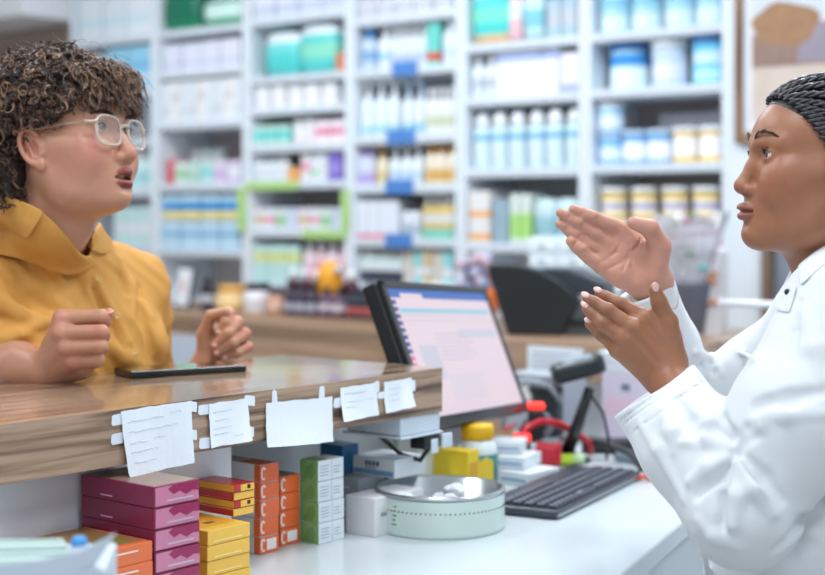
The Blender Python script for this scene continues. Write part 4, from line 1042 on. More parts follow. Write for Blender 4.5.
def pr_(u0, u1, v0, v1, k, y): m.box(px0+pw_*u0, px0+pw_*u1, y, -.010, pz0+ph_*v0, pz0+ph_*v1, mi=k)
pr_(0, 1, 0, 1, 0, -.0125); pr_(0, 1, 0, .4, 1, -.0130); pr_(.0, .6, .38, .62, 2, -.0135); pr_(.3, .72, .4, .68, 3, -.0138)
Mx2 = Matrix(((1, 0, 0, px0), (0, 0, 1, -.0142), (0, 1, 0, pz0), (0, 0, 0, 1)))
m.prism([(pw_*(.22+.22*math.cos(a)*(1+.08*math.sin(5*a))), ph_*(.68+.16*math.sin(a)*(1+.1*math.sin(4*a)))) for a in np.linspace(0, 6.1, 24)], 0, .002, Mx2, 4)
m.build('painting', pa, fr)
struct(MB().box(xb+.06+.001, 3.9, W-.02, WB-.001, 0, 2.9).build('wall_north', white_wall))
# brown door frame and dark doorway
da, db, dc = onY(765, 280, W-.03).x, onY(776, 280, W-.03).x, onY(900, 280, W-.03).x
dh = onY(770, 247, W-.03).z
dm = wood_mat('door_wood', srgb(124, 100, 84), srgb(96, 76, 62), srgb(140, 116, 98), 1.5, .4, 2)
d_ = thing('door_1', None, None, (db, W-.03, 0)); d_['kind'] = 'structure'
MB().box(da-db, 0, -.03, .009, 0, 1.29, .003).build('door_frame', dm, d_)
MB().box(0, dc-db, -.01, .009, 0, 1.29).build('door_panel', mat('door_grey_blue', srgb(130, 138, 150), .4), d_)
# brown wall panel and bulkhead beyond the customer
xa, xb = onY(-70, 60, W).x, onY(68, 60, W).x
struct(MB().box(xa, xb, W+.1, WB-.001, 0, 2.9).build('wall_panel_left', wood_mat('brown_wall', srgb(158, 132, 116), srgb(140, 116, 102), srgb(170, 144, 128), .5, .5, 0)))
zb_ = onY(30, 13, W-.25).z
struct(MB().box(xa, xb, W-.25, W+.099, zb_, 2.9).build('trim_2', mat('bulkhead_grey', srgb(222, 224, 228), .5)))
# ------------------------------------------------------------------ sculpting: distance fields turned into one continuous surface
def px3(px, py, d):              # camera-aligned body coordinates: right, depth, height
    return np.array([(px-412.5)/F*d, d, HZ-(py-HY)/F*d])
def axis(*segs):
    """Grid lines: (start, end, step) runs joined end to end."""
    out = []
    for a, b, s in segs:
        n = max(1, int(round((b-a)/s))); out.append(np.linspace(a, b, n, endpoint=False))
    out.append(np.array([segs[-1][1]]))
    return np.concatenate(out).astype(np.float32)
def smin(a, b, k):
    if k <= 0: return np.minimum(a, b)
    h = np.maximum(k-np.abs(a-b), 0)/k
    return np.minimum(a, b)-h*h*k*.25
class Sculpt:
    def __init__(self, ax, ay, az):
        self.a = (ax, ay, az)
        self.F = np.full((len(ax), len(ay), len(az)), .15, np.float32)
    def sub(self, lo, hi):
        s = []
        for k in range(3):
            i = max(0, int(np.searchsorted(self.a[k], lo[k]))-1); j = min(len(self.a[k]), int(np.searchsorted(self.a[k], hi[k]))+1)
            s.append(slice(i, j))
        return tuple(s)
    def grid(self, s):
        return (self.a[0][s[0]][:, None, None], self.a[1][s[1]][None, :, None], self.a[2][s[2]][None, None, :])
    def put(self, fn, lo, hi, k=.01, cut=False):
        m = max(k, .012)+.012
        s = self.sub([v-m for v in lo], [v+m for v in hi])
        if any(x.stop-x.start < 2 for x in s): return
        X, Y, Z = self.grid(s)
        d = fn(X, Y, Z)
        if cut: self.F[s] = -smin(-self.F[s], d, k)
        else: self.F[s] = smin(self.F[s], d, k)
    def cone(self, a, b, r1, r2=None, k=.01, cut=False):
        r2 = r1 if r2 is None else r2
        a = np.asarray(a, np.float32); b = np.asarray(b, np.float32); ba = b-a; L = float(ba@ba)+1e-12; R = max(r1, r2)
        def fn(X, Y, Z):
            x, y, z = X-a[0], Y-a[1], Z-a[2]
            t = np.clip((x*ba[0]+y*ba[1]+z*ba[2])/L, 0, 1)
            return np.sqrt((x-ba[0]*t)**2+(y-ba[1]*t)**2+(z-ba[2]*t)**2)-(r1+(r2-r1)*t)
        self.put(fn, np.minimum(a, b)-R, np.maximum(a, b)+R, k, cut)
    def chain(self, pts, rs, k=.01, cut=False):
        for i in range(len(pts)-1): self.cone(pts[i], pts[i+1], rs[i], rs[i+1], k, cut)
    def ell(self, c, r, R=None, k=.01, cut=False):
        c = np.asarray(c, np.float32); r = np.asarray(r, np.float32); m = float(r.max())
        if R is not None:
            R = np.asarray(R, np.float32)      # columns are the local axes
            ext = np.sqrt((R**2) @ (r**2))
        else: ext = r
        def fn(X, Y, Z):
            x, y, z = X-c[0], Y-c[1], Z-c[2]
            if R is not None:
                x, y, z = x*R[0, 0]+y*R[1, 0]+z*R[2, 0], x*R[0, 1]+y*R[1, 1]+z*R[2, 1], x*R[0, 2]+y*R[1, 2]+z*R[2, 2]
            k0 = np.sqrt((x/r[0])**2+(y/r[1])**2+(z/r[2])**2); k1 = np.sqrt((x/r[0]**2)**2+(y/r[1]**2)**2+(z/r[2]**2)**2)+1e-9
            return k0*(k0-1)/k1
        self.put(fn, c-ext, c+ext, k, cut)
    def half(self, p, n, lo, hi, k=.004):
        """Cut away everything on the n side of the plane through p, inside the box lo..hi."""
        n = np.asarray(n, float)/np.linalg.norm(n)
        def fn(X, Y, Z): return -((X-p[0])*n[0]+(Y-p[1])*n[1]+(Z-p[2])*n[2])
        s = self.sub(lo, hi); X, Y, Z = self.grid(s)
        self.F[s] = -smin(-self.F[s], fn(X, Y, Z), k)
    def surf(self, px, py, d0=1.4, d1=3.0):
        """Depth of the first surface seen along a line of sight."""
        ds = np.arange(d0, d1, .002)
        P = np.stack([px3(px, py, d) for d in ds])
        v = self.sample(P); i = np.nonzero(v < 0)[0]
        return float(ds[i[0]]) if len(i) else None
    def sample(self, P):
        idx = [np.clip(np.searchsorted(self.a[k], P[:, k])-1, 0, len(self.a[k])-2) for k in range(3)]
        t = [np.clip((P[:, k]-self.a[k][idx[k]])/(self.a[k][idx[k]+1]-self.a[k][idx[k]]), 0, 1) for k in range(3)]
        v = 0
        for i in (0, 1):
            for j in (0, 1):
                for k in (0, 1):
                    w = (t[0] if i else 1-t[0])*(t[1] if j else 1-t[1])*(t[2] if k else 1-t[2])
                    v = v+w*self.F[idx[0]+i, idx[1]+j, idx[2]+k]
        return v
    def crease(self, pts, r, h, k=.008, d0=1.4, d1=3.0):
        """A fold drawn along a line on the visible side: h>0 raises a ridge of radius r, h<0 presses a groove."""
        P = []
        for q in pts:
            d = self.surf(q[0], q[1], d0, d1)
            if d is not None: P.append((q[0], q[1], d))
        if len(P) < 2: return
        C = []; n = len(P)
        for i, (x, y, d) in enumerate(P):
            C.append(px3(x, y, d+(r-h) if h > 0 else d-(r+h)))
        for i in range(n-1):
            f0 = 1-.55*abs(2*i/(n-1)-1)**2; f1 = 1-.55*abs(2*(i+1)/(n-1)-1)**2
            if h > 0: self.cone(C[i], C[i+1], r*f0, r*f1, k)
            else: self.cone(C[i], C[i+1], r*f0, r*f1, k, True)
    def noise(self, amp, fn, band=.03):
        X, Y, Z = self.grid((slice(None),)*3)
        for i in range(0, len(self.a[0]), 32):
            s = slice(i, min(i+32, len(self.a[0])))
            sub = self.F[s]; m = np.abs(sub) < band
            if m.any(): sub += np.where(m, amp*fn(X[s], Y, Z), 0)
    def mesh(self):
        Fv = self.F; S = Fv < 0
        n = np.zeros(tuple(x-1 for x in Fv.shape), np.uint8)
        for i in (0, 1):
            for j in (0, 1):
                for k in (0, 1):
                    n += S[i:S.shape[0]-1+i, j:S.shape[1]-1+j, k:S.shape[2]-1+k]
        act = (n > 0) & (n < 8)
        I = np.argwhere(act); del n
        vid = np.full(act.shape, -1, np.int32); vid[act] = np.arange(len(I))
        acc = np.zeros((len(I), 3)); cnt = np.zeros(len(I))
        cs = [(i, j, k) for i in (0, 1) for j in (0, 1) for k in (0, 1)]
        for a in cs:
            for ax in range(3):
                if a[ax]: continue
                b = list(a); b[ax] = 1
                fa = Fv[I[:, 0]+a[0], I[:, 1]+a[1], I[:, 2]+a[2]]; fb = Fv[I[:, 0]+b[0], I[:, 1]+b[1], I[:, 2]+b[2]]
                m = (fa < 0) != (fb < 0)
                t = np.where(m, fa/np.where(m, fa-fb, 1), 0)
                for q in range(3):
                    A = self.a[q]
                    ca = A[I[:, q]+a[q]]; cb = A[I[:, q]+b[q]]
                    acc[:, q] += np.where(m, ca+(cb-ca)*t, 0)
                cnt += m
        V = acc/cnt[:, None]
        Q = []
        for ax in range(3):
            o1, o2 = (ax+1) % 3, (ax+2) % 3
            sl = [slice(None)]*3; sh = [slice(None)]*3
            sl[ax] = slice(0, -1); sh[ax] = slice(1, None)
            ch = S[tuple(sl)] != S[tuple(sh)]
            E = np.argwhere(ch)
            ok = (E[:, o1] > 0) & (E[:, o2] > 0) & (E[:, o1] < S.shape[o1]-1) & (E[:, o2] < S.shape[o2]-1)
            E = E[ok]
            def c(d1, d2):
                e = E.copy(); e[:, o1] -= d1; e[:, o2] -= d2
                return vid[e[:, 0], e[:, 1], e[:, 2]]
            q = np.stack([c(1, 1), c(0, 1), c(0, 0), c(1, 0)], 1)
            inside = S[E[:, 0], E[:, 1], E[:, 2]]
            q[~inside] = q[~inside][:, ::-1]
            Q.append(q)
        return V, np.concatenate(Q)
def to_mesh(name, V, Q, mats, parent, smooth_it=1):
    me = bpy.data.meshes.new(name)
    me.vertices.add(len(V)); me.loops.add(len(Q)*4); me.polygons.add(len(Q))
    # a light smoothing of the surface
    for _ in range(smooth_it):
        s = np.zeros_like(V); c = np.zeros(len(V))
        for a in range(4):
            b = (a+1) % 4
            np.add.at(s, Q[:, a], V[Q[:, b]]); np.add.at(c, Q[:, a], 1)
            np.add.at(s, Q[:, b], V[Q[:, a]]); np.add.at(c, Q[:, b], 1)
        V = V*.5+.5*s/np.maximum(c, 1)[:, None]
    loc = np.array(parent.location) if parent else np.zeros(3)
    co = V-parent['body_origin'] if parent and 'body_origin' in parent else V
    me.vertices.foreach_set('co', np.asarray(co, np.float32).ravel())
    me.loops.foreach_set('vertex_index', Q.astype(np.int32).ravel())
    me.polygons.foreach_set('loop_start', np.arange(0, len(Q)*4, 4, dtype=np.int32))
    me.polygons.foreach_set('loop_total', np.full(len(Q), 4, np.int32))
    me.polygons.foreach_set('use_smooth', np.ones(len(Q), bool))
    me.update(); me.validate()
    for m in (mats if isinstance(mats, list) else [mats]): me.materials.append(m)
    o = bpy.data.objects.new(name, me); COL.objects.link(o)
    if parent: o.parent = parent
    return o, V
def vnormals(V, Q):
    n = np.cross(V[Q[:, 2]]-V[Q[:, 0]], V[Q[:, 3]]-V[Q[:, 1]]); N = np.zeros_like(V)
    for a in range(4): np.add.at(N, Q[:, a], n)
    return N/(np.linalg.norm(N, axis=1)[:, None]+1e-12)
def paint(o, C):
    at = o.data.color_attributes.new('tone', 'FLOAT_COLOR', 'POINT')
    at.data.foreach_set('color', np.concatenate([C, np.ones((len(C), 1))], 1).astype(np.float32).ravel())
def skin_mat(name, rough=.42, sss=.12, pore=.12):
    m = mat(name, (1, 1, 1, 1), rough, sss=sss, spec=.45)
    nt = m.node_tree; b = nt.nodes['Principled BSDF']
    a = nt.nodes.new('ShaderNodeVertexColor'); a.layer_name = 'tone'
    tc = nt.nodes.new('ShaderNodeTexCoord'); n = nt.nodes.new('ShaderNodeTexNoise'); n.inputs['Scale'].default_value = 60; n.inputs['Detail'].default_value = 5
    nt.links.new(tc.outputs['Object'], n.inputs['Vector'])
    mr = nt.nodes.new('ShaderNodeMapRange'); mr.inputs[3].default_value = .88; mr.inputs[4].default_value = 1.12
    nt.links.new(n.outputs['Fac'], mr.inputs[0])
    mx = nt.nodes.new('ShaderNodeMix'); mx.data_type = 'RGBA'; mx.blend_type = 'MULTIPLY'; mx.inputs[0].default_value = 1
    nt.links.new(a.outputs['Color'], mx.inputs[6]); nt.links.new(mr.outputs[0], mx.inputs[7])
    nt.links.new(mx.outputs[2], b.inputs['Base Color'])
    n2 = nt.nodes.new('ShaderNodeTexNoise'); n2.inputs['Scale'].default_value = 420; n2.inputs['Detail'].default_value = 3
    nt.links.new(tc.outputs['Object'], n2.inputs['Vector'])
    bp = nt.nodes.new('ShaderNodeBump'); bp.inputs['Strength'].default_value = pore; bp.inputs['Distance'].default_value = .001
    nt.links.new(n2.outputs['Fac'], bp.inputs['Height']); nt.links.new(bp.outputs[0], b.inputs['Normal'])
    return m
def lin(r, g, b): return np.array(srgb(r, g, b)[:3])
def smooth01(x): x = np.clip(x, 0, 1); return x*x*(3-2*x)

class Head:
    """Head frame: x towards the face, y to the person's own left, z up; origin between the ears at eye height."""
    def __init__(self, c, yaw, pitch, roll, sx, sy, sz):
        # yaw: 0 faces picture right, positive turns towards the camera
        f = np.array([math.cos(yaw), -math.sin(yaw), 0]); u = np.array([0, 0, 1.]); l = np.cross(u, f)
        f2 = f*math.cos(pitch)+u*math.sin(pitch); u2 = -f*math.sin(pitch)+u*math.cos(pitch)
        l3 = l*math.cos(roll)+u2*math.sin(roll); u3 = -l*math.sin(roll)+u2*math.cos(roll)
        self.R = np.stack([f2, l3, u3], 1); self.c = np.asarray(c, float); self.s = np.array([sx, sy, sz])
    def w(self, x, y, z): return self.c+self.R @ (np.array([x, y, z])*self.s)
    def loc(self, P): return ((P-self.c) @ self.R)/self.s
    def ell(self, S, c, r, k=.01, cut=False, tilt=0):
        R = self.R
        if tilt:
            ct, st = math.cos(tilt), math.sin(tilt)
            R = R @ np.array([[ct, 0, st], [0, 1, 0], [-st, 0, ct]])
        S.ell(self.w(*c), np.array(r)*self.s, R, k, cut)
    def cone(self, S, a, b, r1, r2=None, k=.01, cut=False): S.cone(self.w(*a), self.w(*b), r1*self.s.mean(), (r1 if r2 is None else r2)*self.s.mean(), k, cut)

def sculpt_head(S, H, p):
    h = H; ck = p.get('cheek', 0); cz = p.get('chin', 0)
    h.ell(S, (-.010, 0, .026), (.095, .076, .078), .02)                     # cranium
    h.ell(S, (.032, 0, .020), (.055, .063, .052), .02)                      # forehead
    h.ell(S, (.030, 0, -.035), (.056, .058, .075), .02)                     # middle of the face
    for s in (-1, 1):
        h.cone(S, (.000, s*.055, -.050), (.028, s*.045, -.092+cz), .015, .015, .035)
        h.cone(S, (.028, s*.045, -.092+cz), (.070, s*.012, -.107+cz), .015, .014, .025)
        h.ell(S, (.022, s*.046, -.058), (.040, .018, .044), .03)
        h.ell(S, (.054, s*.038, -.040), (.030+ck*.5, .026+ck, .030+ck), .022)
        h.cone(S, (.054, s*.049, -.022), (.020, s*.064, -.018), .011, .010, .028)   # cheekbone
        h.cone(S, (.0815, s*.010, .0125), (.066, s*.048, .0150), .0085, .007, .014)   # brow ridge
    h.ell(S, (.060, 0, -.066), (.034, .035, .030), .015)                    # upper jaw
    h.ell(S, (.036, 0, -.092+cz), (.050, .046, .030), .02)
    h.ell(S, (.076, 0, -.1055+cz), (.0165, .020, .0145), .012)                 # chin
    for s in (-1, 1):                                                       # eye sockets
        h.ell(S, (.090, s*.031, -.002), (.011, .019, .010), .012, True)
    # nose
    nb, nt_ = p.get('bridge', .0865), p.get('nose', .109); nz = p.get('nz', 0)
    h.cone(S, (nb-.007, 0, .008), (nb+.002, 0, -.016), .0070, .0078, .010)
    h.cone(S, (nb+.002, 0, -.016), (nt_-.010, 0, -.040+nz), .0080, .0100, .008)
    h.ell(S, (nt_-.0110, 0, -.0440+nz), (.0112, .0120, .0095), .006)
    aw = p.get('ala', .0135)
    for s in (-1, 1):
        h.ell(S, (nt_-.0195, s*aw, -.0470+nz), (.0100, .0066, .0078), .005)
        h.ell(S, (nt_-.0130, s*aw*.55, -.0555+nz), (.0055, .0034, .0030), .002, True)
    # mouth
    mz = p.get('mouth', -.0755); op = p.get('open', .0006); lx = p.get('lip', .0985); lw = p.get('lipw', .024); lr = p.get('lipr', .0056)
    N = 10; up, lo = [], []
    for i in range(N+1):
        t = -1+2*i/N; y = lw*t
        bow = .0016*max(0, math.cos(t*math.pi*1.6))
        up.append((lx-.0005-.0170*abs(t)**1.9, y, mz+op+.0046*(1-t*t)-bow*.5+p.get('smile', 0)*t*t)); lo.append((lx-.0030-.0150*abs(t)**1.9, y, mz-op-.0060*(1-t*t)+p.get('smile', 0)*t*t))
    tp = lambda t: .30+.70*(1-abs(t)**2.4)
    p['_up'], p['_lo'] = up, lo
    for i in range(N):
        a, b = -1+2*i/N, -1+2*(i+1)/N
        h.cone(S, up[i], up[i+1], lr*tp(a), lr*tp(b), .0035); h.cone(S, lo[i], lo[i+1], lr*1.12*tp(a), lr*1.12*tp(b), .0035)
    sl = p.get('slit', .0)
    for i in range(N):                                                      # the line or gap between the lips
        a, b = -1+2*i/N, -1+2*(i+1)/N
        A = ((up[i][0]+lo[i][0])/2+.0060*tp(a), up[i][1], mz+p.get('smile', 0)*a*a); B = ((up[i+1][0]+lo[i+1][0])/2+.0060*tp(b), up[i+1][1], mz+p.get('smile', 0)*b*b)
        w0 = max(.0014, sl*(1-a*a)); w1 = max(.0014, sl*(1-b*b))
        for dx in (.001, -.002): h.cone(S, (A[0]+dx, A[1], A[2]), (B[0]+dx, B[1], B[2]), w0, w1, .002, True)
        if sl > .002:
            for dx in (-.007, -.013): h.cone(S, (A[0]+dx, A[1], A[2]), (B[0]+dx, B[1], B[2]), w0, w1, .002, True)
    h.cone(S, (lx-.0015, -.009, mz-.0175), (lx-.0015, .009, mz-.0175), .0036, None, .008, True)   # hollow under the lower lip
    h.cone(S, (lx+.0012, 0, mz+.0125), (lx+.0005, 0, -.0590), .0014, .0010, .004, True)            # philtrum
    # eyelids around the eyeball
    ex, ey, ez = p.get('eye', (.0700, .0315, 0))
    for s in (-1, 1):
        h.ell(S, (ex, s*ey, ez), (.0150, .0156, .0148), .0045)
        o = p.get('eyeopen', .0052)
        h.ell(S, (ex+.0125, s*(ey+.0015), ez+.0003), (.0110, .0122, o), .0010, True)
        h.ell(S, (ex, s*ey, ez), (.0121, .0121, .0121), .0003, True)
        # fold above the lid
        h.cone(S, (ex+.0130, s*(ey-.009), ez+.0085), (ex+.0108, s*(ey+.010), ez+.0080), .0012, .0010, .003, True)
    for zz in p.get('wrinkles', ()):
        for a in range(-4, 4): h.cone(S, (.0855-.0006*a*a-(zz-.025)*.32, a*.0085, zz+.0012*math.sin(a*1.3)), (.0855-.0006*(a+1)**2-(zz-.025)*.32, (a+1)*.0085, zz+.0012*math.sin((a+1)*1.3)), .0012, None, .003, True)
    # ears
    for s in (-1, 1):
        ex_, ez_ = -.014+p.get('earx', 0), -.010+p.get('ear', 0)
        def ep(a, q=1.0, y=.0825): return (ex_+.0160*q*math.cos(a)-.22*.0275*q*math.sin(a)*1.0, s*y, ez_+.0275*q*math.sin(a))
        h.ell(S, (ex_, s*.0775, ez_), (.0150, .0060, .0270), .004, tilt=-.22)
        h.ell(S, (ex_+.0015, s*.0850, ez_-.003), (.0088, .0068, .0150), .003, True, tilt=-.22)
        A = np.linspace(math.radians(35), math.radians(262), 16)
        for a, b in zip(A, A[1:]): h.cone(S, ep(a, .97, .0830+.003*math.sin((a-.6)*.8)), ep(b, .97, .0830+.003*math.sin((b-.6)*.8)), .0034, None, .0025)
        h.cone(S, ep(math.radians(120), .55, .0825), ep(math.radians(255), .62, .0825), .0032, .0028, .003)
        h.ell(S, (ex_+.0085, s*.0785, ez_-.0290), (.0085, .0050, .0090), .005)   # lobe
        h.cone(S, (ex_+.0150, s*.0765, ez_-.004), (ex_+.0140, s*.0775, ez_-.013), .0038, .0032, .004)
    h.cone(S, p.get('neck_top', (-.020, 0, -.06)), p.get('neck_mid', (-.035, 0, -.12)), .052, .052, .02)

def head_tone(H, p, V, N, base, lipc, blush, brow_under):
    """True colour of the skin of the head by place: lips, cheeks, lid rims."""
    L = H.loc(V); C = np.tile(base, (len(V), 1)); near = (np.abs(L) < .16).all(1)
    def seg(a, b):
        a, b = np.array(a), np.array(b); ba = b-a; t = np.clip(((L-a) @ ba)/(ba @ ba), 0, 1)
        return np.linalg.norm(L-a-t[:, None]*ba, axis=1)
    lr = p.get('lipr', .0056); N_ = len(p['_up'])-1
    m = np.full(len(V), 9.)
    for q, f in (('_up', 1.0), ('_lo', 1.12)):
        for i in range(N_):
            a, b = -1+2*i/N_, -1+2*(i+1)/N_
            m = np.minimum(m, seg(p[q][i], p[q][i+1])-lr*f*(.30+.70*(1-abs((a+b)/2)**2.4)))
    w = smooth01((.0020-m)/.0018)[:, None]*near[:, None]
    cheek = np.exp(-(((L[:, 0]-.06)/.03)**2+((np.abs(L[:, 1])-.048)/.022)**2+((L[:, 2]+.035)/.024)**2))
    nose = np.exp(-(((L[:, 0]-p.get('nose', .109))/.016)**2+(L[:, 1]/.014)**2+((L[:, 2]+.043)/.014)**2))
    ear = np.exp(-(((L[:, 0]+.01)/.022)**2+((np.abs(L[:, 1])-.082)/.010)**2+((L[:, 2]+.01)/.034)**2))
    wb = (np.clip(cheek+.5*nose+.6*ear, 0, 1)*near)[:, None]
    C = C*(1-wb)+blush*wb
    C = C*(1-w)+lipc*w
    inner = ((L[:, 0] < p.get('lip', .098)-.009) & (L[:, 0] > .05) & (np.abs(L[:, 1]) < .022) & (np.abs(L[:, 2]-p.get('mouth', -.074)) < .008)) & (m > -.9) & (N @ H.R[:, 0] < .2)
    if p.get('slit', 0) > .002: C[inner] = lin(70, 26, 28)
    return C
def lump(name, S, parent, m, smooth_it=1):
    V, Q = S.mesh(); o, V = to_mesh(name, V, Q, m, parent, smooth_it); return o, V, Q
class MBl(MB):
    """Mesh builder that takes points in the person's camera-aligned coordinates."""
    def fin(self, name, m, parent):
        q = parent
        while 'body_origin' not in q: q = q.parent
        o = np.array(q['body_origin'])
        bmesh.ops.translate(self.bm, verts=self.bm.verts[:], vec=Vector(-o)); return self.build(name, m, parent)
def face_parts(root, H, p, iris, lash, brow_c, brow_pts, lash_n=10):
    ex, ey, ez = p.get('eye', (.0700, .0315, 0)); R3 = Matrix(H.R.tolist()).to_4x4()
    sm = float(H.s.mean())
    gaze = p.get('gaze', (0, 0))
    for s in (-1, 1):
        c = H.w(ex, s*ey, ez)
        M = Matrix.Translation(Vector(c)) @ R3 @ Matrix.Rotation(gaze[0], 4, 'Z') @ Matrix.Rotation(-gaze[1], 4, 'Y') @ Matrix.Rotation(math.radians(90), 4, 'Y')
        r = .0121*sm
        m = MBl(); bm2 = bmesh.new(); bmesh.ops.create_uvsphere(bm2, u_segments=28, v_segments=20, radius=r)
        m._merge(bm2, M, 0, True); e = m.fin('eyeball', mat('eye_white', srgb(232, 228, 224), .12, coat=.5), root)
        m = MBl()
        ir = r*.54
        m.lathe([(0, r*1.004), (ir*.42, r*.995)], 24, M, 0); m.lathe([(ir*.42, r*.9952), (ir, r*.885)], 24, M, 1)
        m.lathe([(0, r*1.03), (ir*.4, r*1.012), (ir*.8, r*.95), (ir*1.05, r*.87)], 24, M, 2)
        m.fin('iris', [mat('pupil', srgb(8, 8, 10), .1), iris, mat('cornea', (1, 1, 1, 1), .02, alpha=.05)], e)
        m = MBl()
        for i in range(lash_n*2):
            t = -1+2*i/(lash_n*2-1)
            a = (ex+.0128-.0035*t*t, s*(ey+.0012+.0105*t), ez+.0052*(1-t*t)*.9+.0008)
            b = (a[0]+.0038, a[1]+s*.0024*t, a[2]+.0022)
            m.tube([H.w(*a), H.w(*((np.array(a)+np.array(b))/2-np.array([0, 0, .0006]))), H.w(*b)], .0003, 4, radii=[.00036*sm, .0003*sm, .0001])
        m.fin('eyelashes', lash, root)
        m = MBl(); rnd = random.Random(5+s)
        for i in range(p.get('brow_n', 90)):
            t = rnd.random(); j = min(int(t*(len(brow_pts)-1)), len(brow_pts)-2); q = t*(len(brow_pts)-1)-j
            a = np.array(brow_pts[j])*(1-q)+np.array(brow_pts[j+1])*q
            a = a+np.array([0, 0, rnd.uniform(-.0028, .0028)*(1-.6*t)])
            dirn = np.array(brow_pts[min(j+1, len(brow_pts)-1)])-np.array(brow_pts[j]); dirn = dirn/np.linalg.norm(dirn)
            b = a+dirn*.0065+np.array([.0006, 0, .0016*(1-t)])
            a[1] *= s; b[1] *= s
            m.tube([H.w(*a), H.w(*b)], .0004, 4, radii=[.00042*sm, .00018*sm])
        m.fin('eyebrow', brow_c, root)
def finger(S, pts, rs, k=.0025):
    S.chain(pts, rs, k)
# ------------------------------------------------------------------ people
def person_root(label, r, d):
    t = thing('person', label, 'person', cam2w(r, d, 0), TH); t['body_origin'] = [r, d, 0.0]; return t
def nail(root, tip, dirn, nrm, w, l, m):
    dirn = np.array(dirn, float); dirn /= np.linalg.norm(dirn); nrm = np.array(nrm, float); nrm -= dirn*(nrm @ dirn); nrm /= np.linalg.norm(nrm)
    sd = np.cross(nrm, dirn); Mx = Matrix([[*(dirn), 0], [*(sd), 0], [*(nrm), 0], [0, 0, 0, 1]]).transposed()
    Mx = Matrix(((dirn[0], sd[0], nrm[0], tip[0]), (dirn[1], sd[1], nrm[1], tip[1]), (dirn[2], sd[2], nrm[2], tip[2]), (0, 0, 0, 1)))
    b = MBl(); b.ball((0, 0, 0), 1, M=Mx @ Matrix.Diagonal((l/2, w/2, .0018, 1)), n=14); return b.fin('fingernail', m, root)

# ================================================================== the customer
WR = person_root('customer in mustard yellow shirt with curly brown hair and clear glasses', -.66, 2.50)
a0 = math.radians(22)
HW = Head((-.531, 2.270, 1.4668), a0, math.radians(8), math.radians(-3), 1.08, 1.06, 1.01)
PW = dict(cheek=.005, chin=.006, bridge=.0875, nose=.1105, ala=.0138, mouth=-.0745, open=.0048, lip=.0965, lipw=.0230, lipr=.0050, slit=.0036, eyeopen=.0046, gaze=(.0, .06), brow_n=230, nz=.0025, ear=-.010, earx=.013)
SW_ = Sculpt(axis((-1.06, -.64, .007), (-.64, -.28, .0018), (-.28, -.18, .01)), axis((1.98, 2.06, .006), (2.06, 2.34, .0018), (2.34, 2.60, .0045), (2.60, 2.74, .0018), (2.74, 2.95, .01)), axis((-.01, 1.085, .015), (1.085, 1.43, .002), (1.43, 1.62, .0018)))
S = SW_
sculpt_head(S, HW, PW)
at = math.radians(38); tf = np.array([math.cos(at), -math.sin(at), 0]); tl = np.array([math.sin(at), math.cos(at), 0]); tz = np.array([0, 0, 1.])
TRW = np.stack([tf, tl, tz], 1)
N0 = np.array([-.577, 2.390, 1.315])
nm_ = HW.w(-.035, 0, -.12)
S.cone(nm_, N0, .054, .062, .03)
HW.ell(S, (.024, 0, -.094), (.042, .042, .022), .03)                 # soft underside of the chin
S.cone(N0-tl*.13+tz*-.065, N0+tl*.13+tz*-.065, .045, .045, .04)
S.ell(N0+tz*-.19+tf*-.025, (.088, .155, .19), TRW, .04); S.ell(N0+tz*-.40-tf*.085, (.110, .165, .20), TRW, .05)
SHN, SHF = N0-tl*.165+tz*-.088, N0+tl*.165+tz*-.090
ELN = np.array([-.83, 2.285, 1.140]); WRN = px3(41, 371, 2.215)
S.chain([SHN, ELN], [.048, .040], .03); S.cone(ELN, px3(15, 364, 2.225), .040, .034, .02); S.cone(px3(15, 364, 2.225), WRN, .034, .0265, .02)
ELF = px3(142, 452, 2.73); WRF = px3(206, 366, 2.665)
S.chain([SHF, ELF], [.046, .038], .03); S.chain([ELF, WRF], [.038, .027], .02)
for s, x in ((-1, 0), (1, 0)):                                       # hips and legs down to the floor
    hp = N0+tl*s*.085+tz*-.53-tf*.12; S.cone(hp, np.array([hp[0]-.01, hp[1], .48]), .085, .06, .05); S.cone(np.array([hp[0]-.01, hp[1], .48]), np.array([hp[0]-.03, hp[1], .07]), .055, .038, .03)
    ft = np.array([hp[0]-.03, hp[1], .035]); S.cone(ft, ft+tf*.15, .034, .03, .02)
# near fist: the back of the fingers towards the camera
def P(*q): return px3(*q)
mc = [(61.5, 318, 2.178), (60.5, 333, 2.168), (66, 347.5, 2.168), (73, 361, 2.176)]
pp = [(101, 316.5, 2.176), (101.5, 331.5, 2.158), (100.5, 346, 2.160), (97.5, 359.5, 2.170)]
dp = [(105, 321, 2.205), (104, 335, 2.192), (102, 348, 2.192), (98, 361, 2.200)]
tp_ = [(88, 326, 2.215), (86, 339, 2.206), (85, 351, 2.206), (84, 362, 2.210)]
wr_ = [(44, 366, 2.212), (45, 370, 2.208), (47, 373, 2.208), (51, 375, 2.212)]
for i in range(4):
    S.cone(P(*wr_[i]), P(*mc[i]), .0165, .0125, .012)
    S.ell(P(*mc[i])+np.array([.001, -.002, 0]), (.0125, .012, .0105), None, .006)
    finger(S, [P(*mc[i]), P(*pp[i])], [.0118, .0102], .0035)
    finger(S, [P(*pp[i]), P(*dp[i]), P(*tp_[i])], [.0104, .0098, .0085], .003)
S.ell(P(66, 352, 2.196), (.026, .016, .030), None, .014)
S.cone(P(62, 372, 2.212), P(82, 370, 2.208), .0175, .0150, .014)       # heel of the hand on the counter
S.cone(P(50, 362, 2.228), P(76, 330, 2.232), .016, .013, .014); finger(S, [P(76, 330, 2.232), P(97, 316, 2.214), P(109, 313.5, 2.196)], [.0120, .0100, .0080], .004)
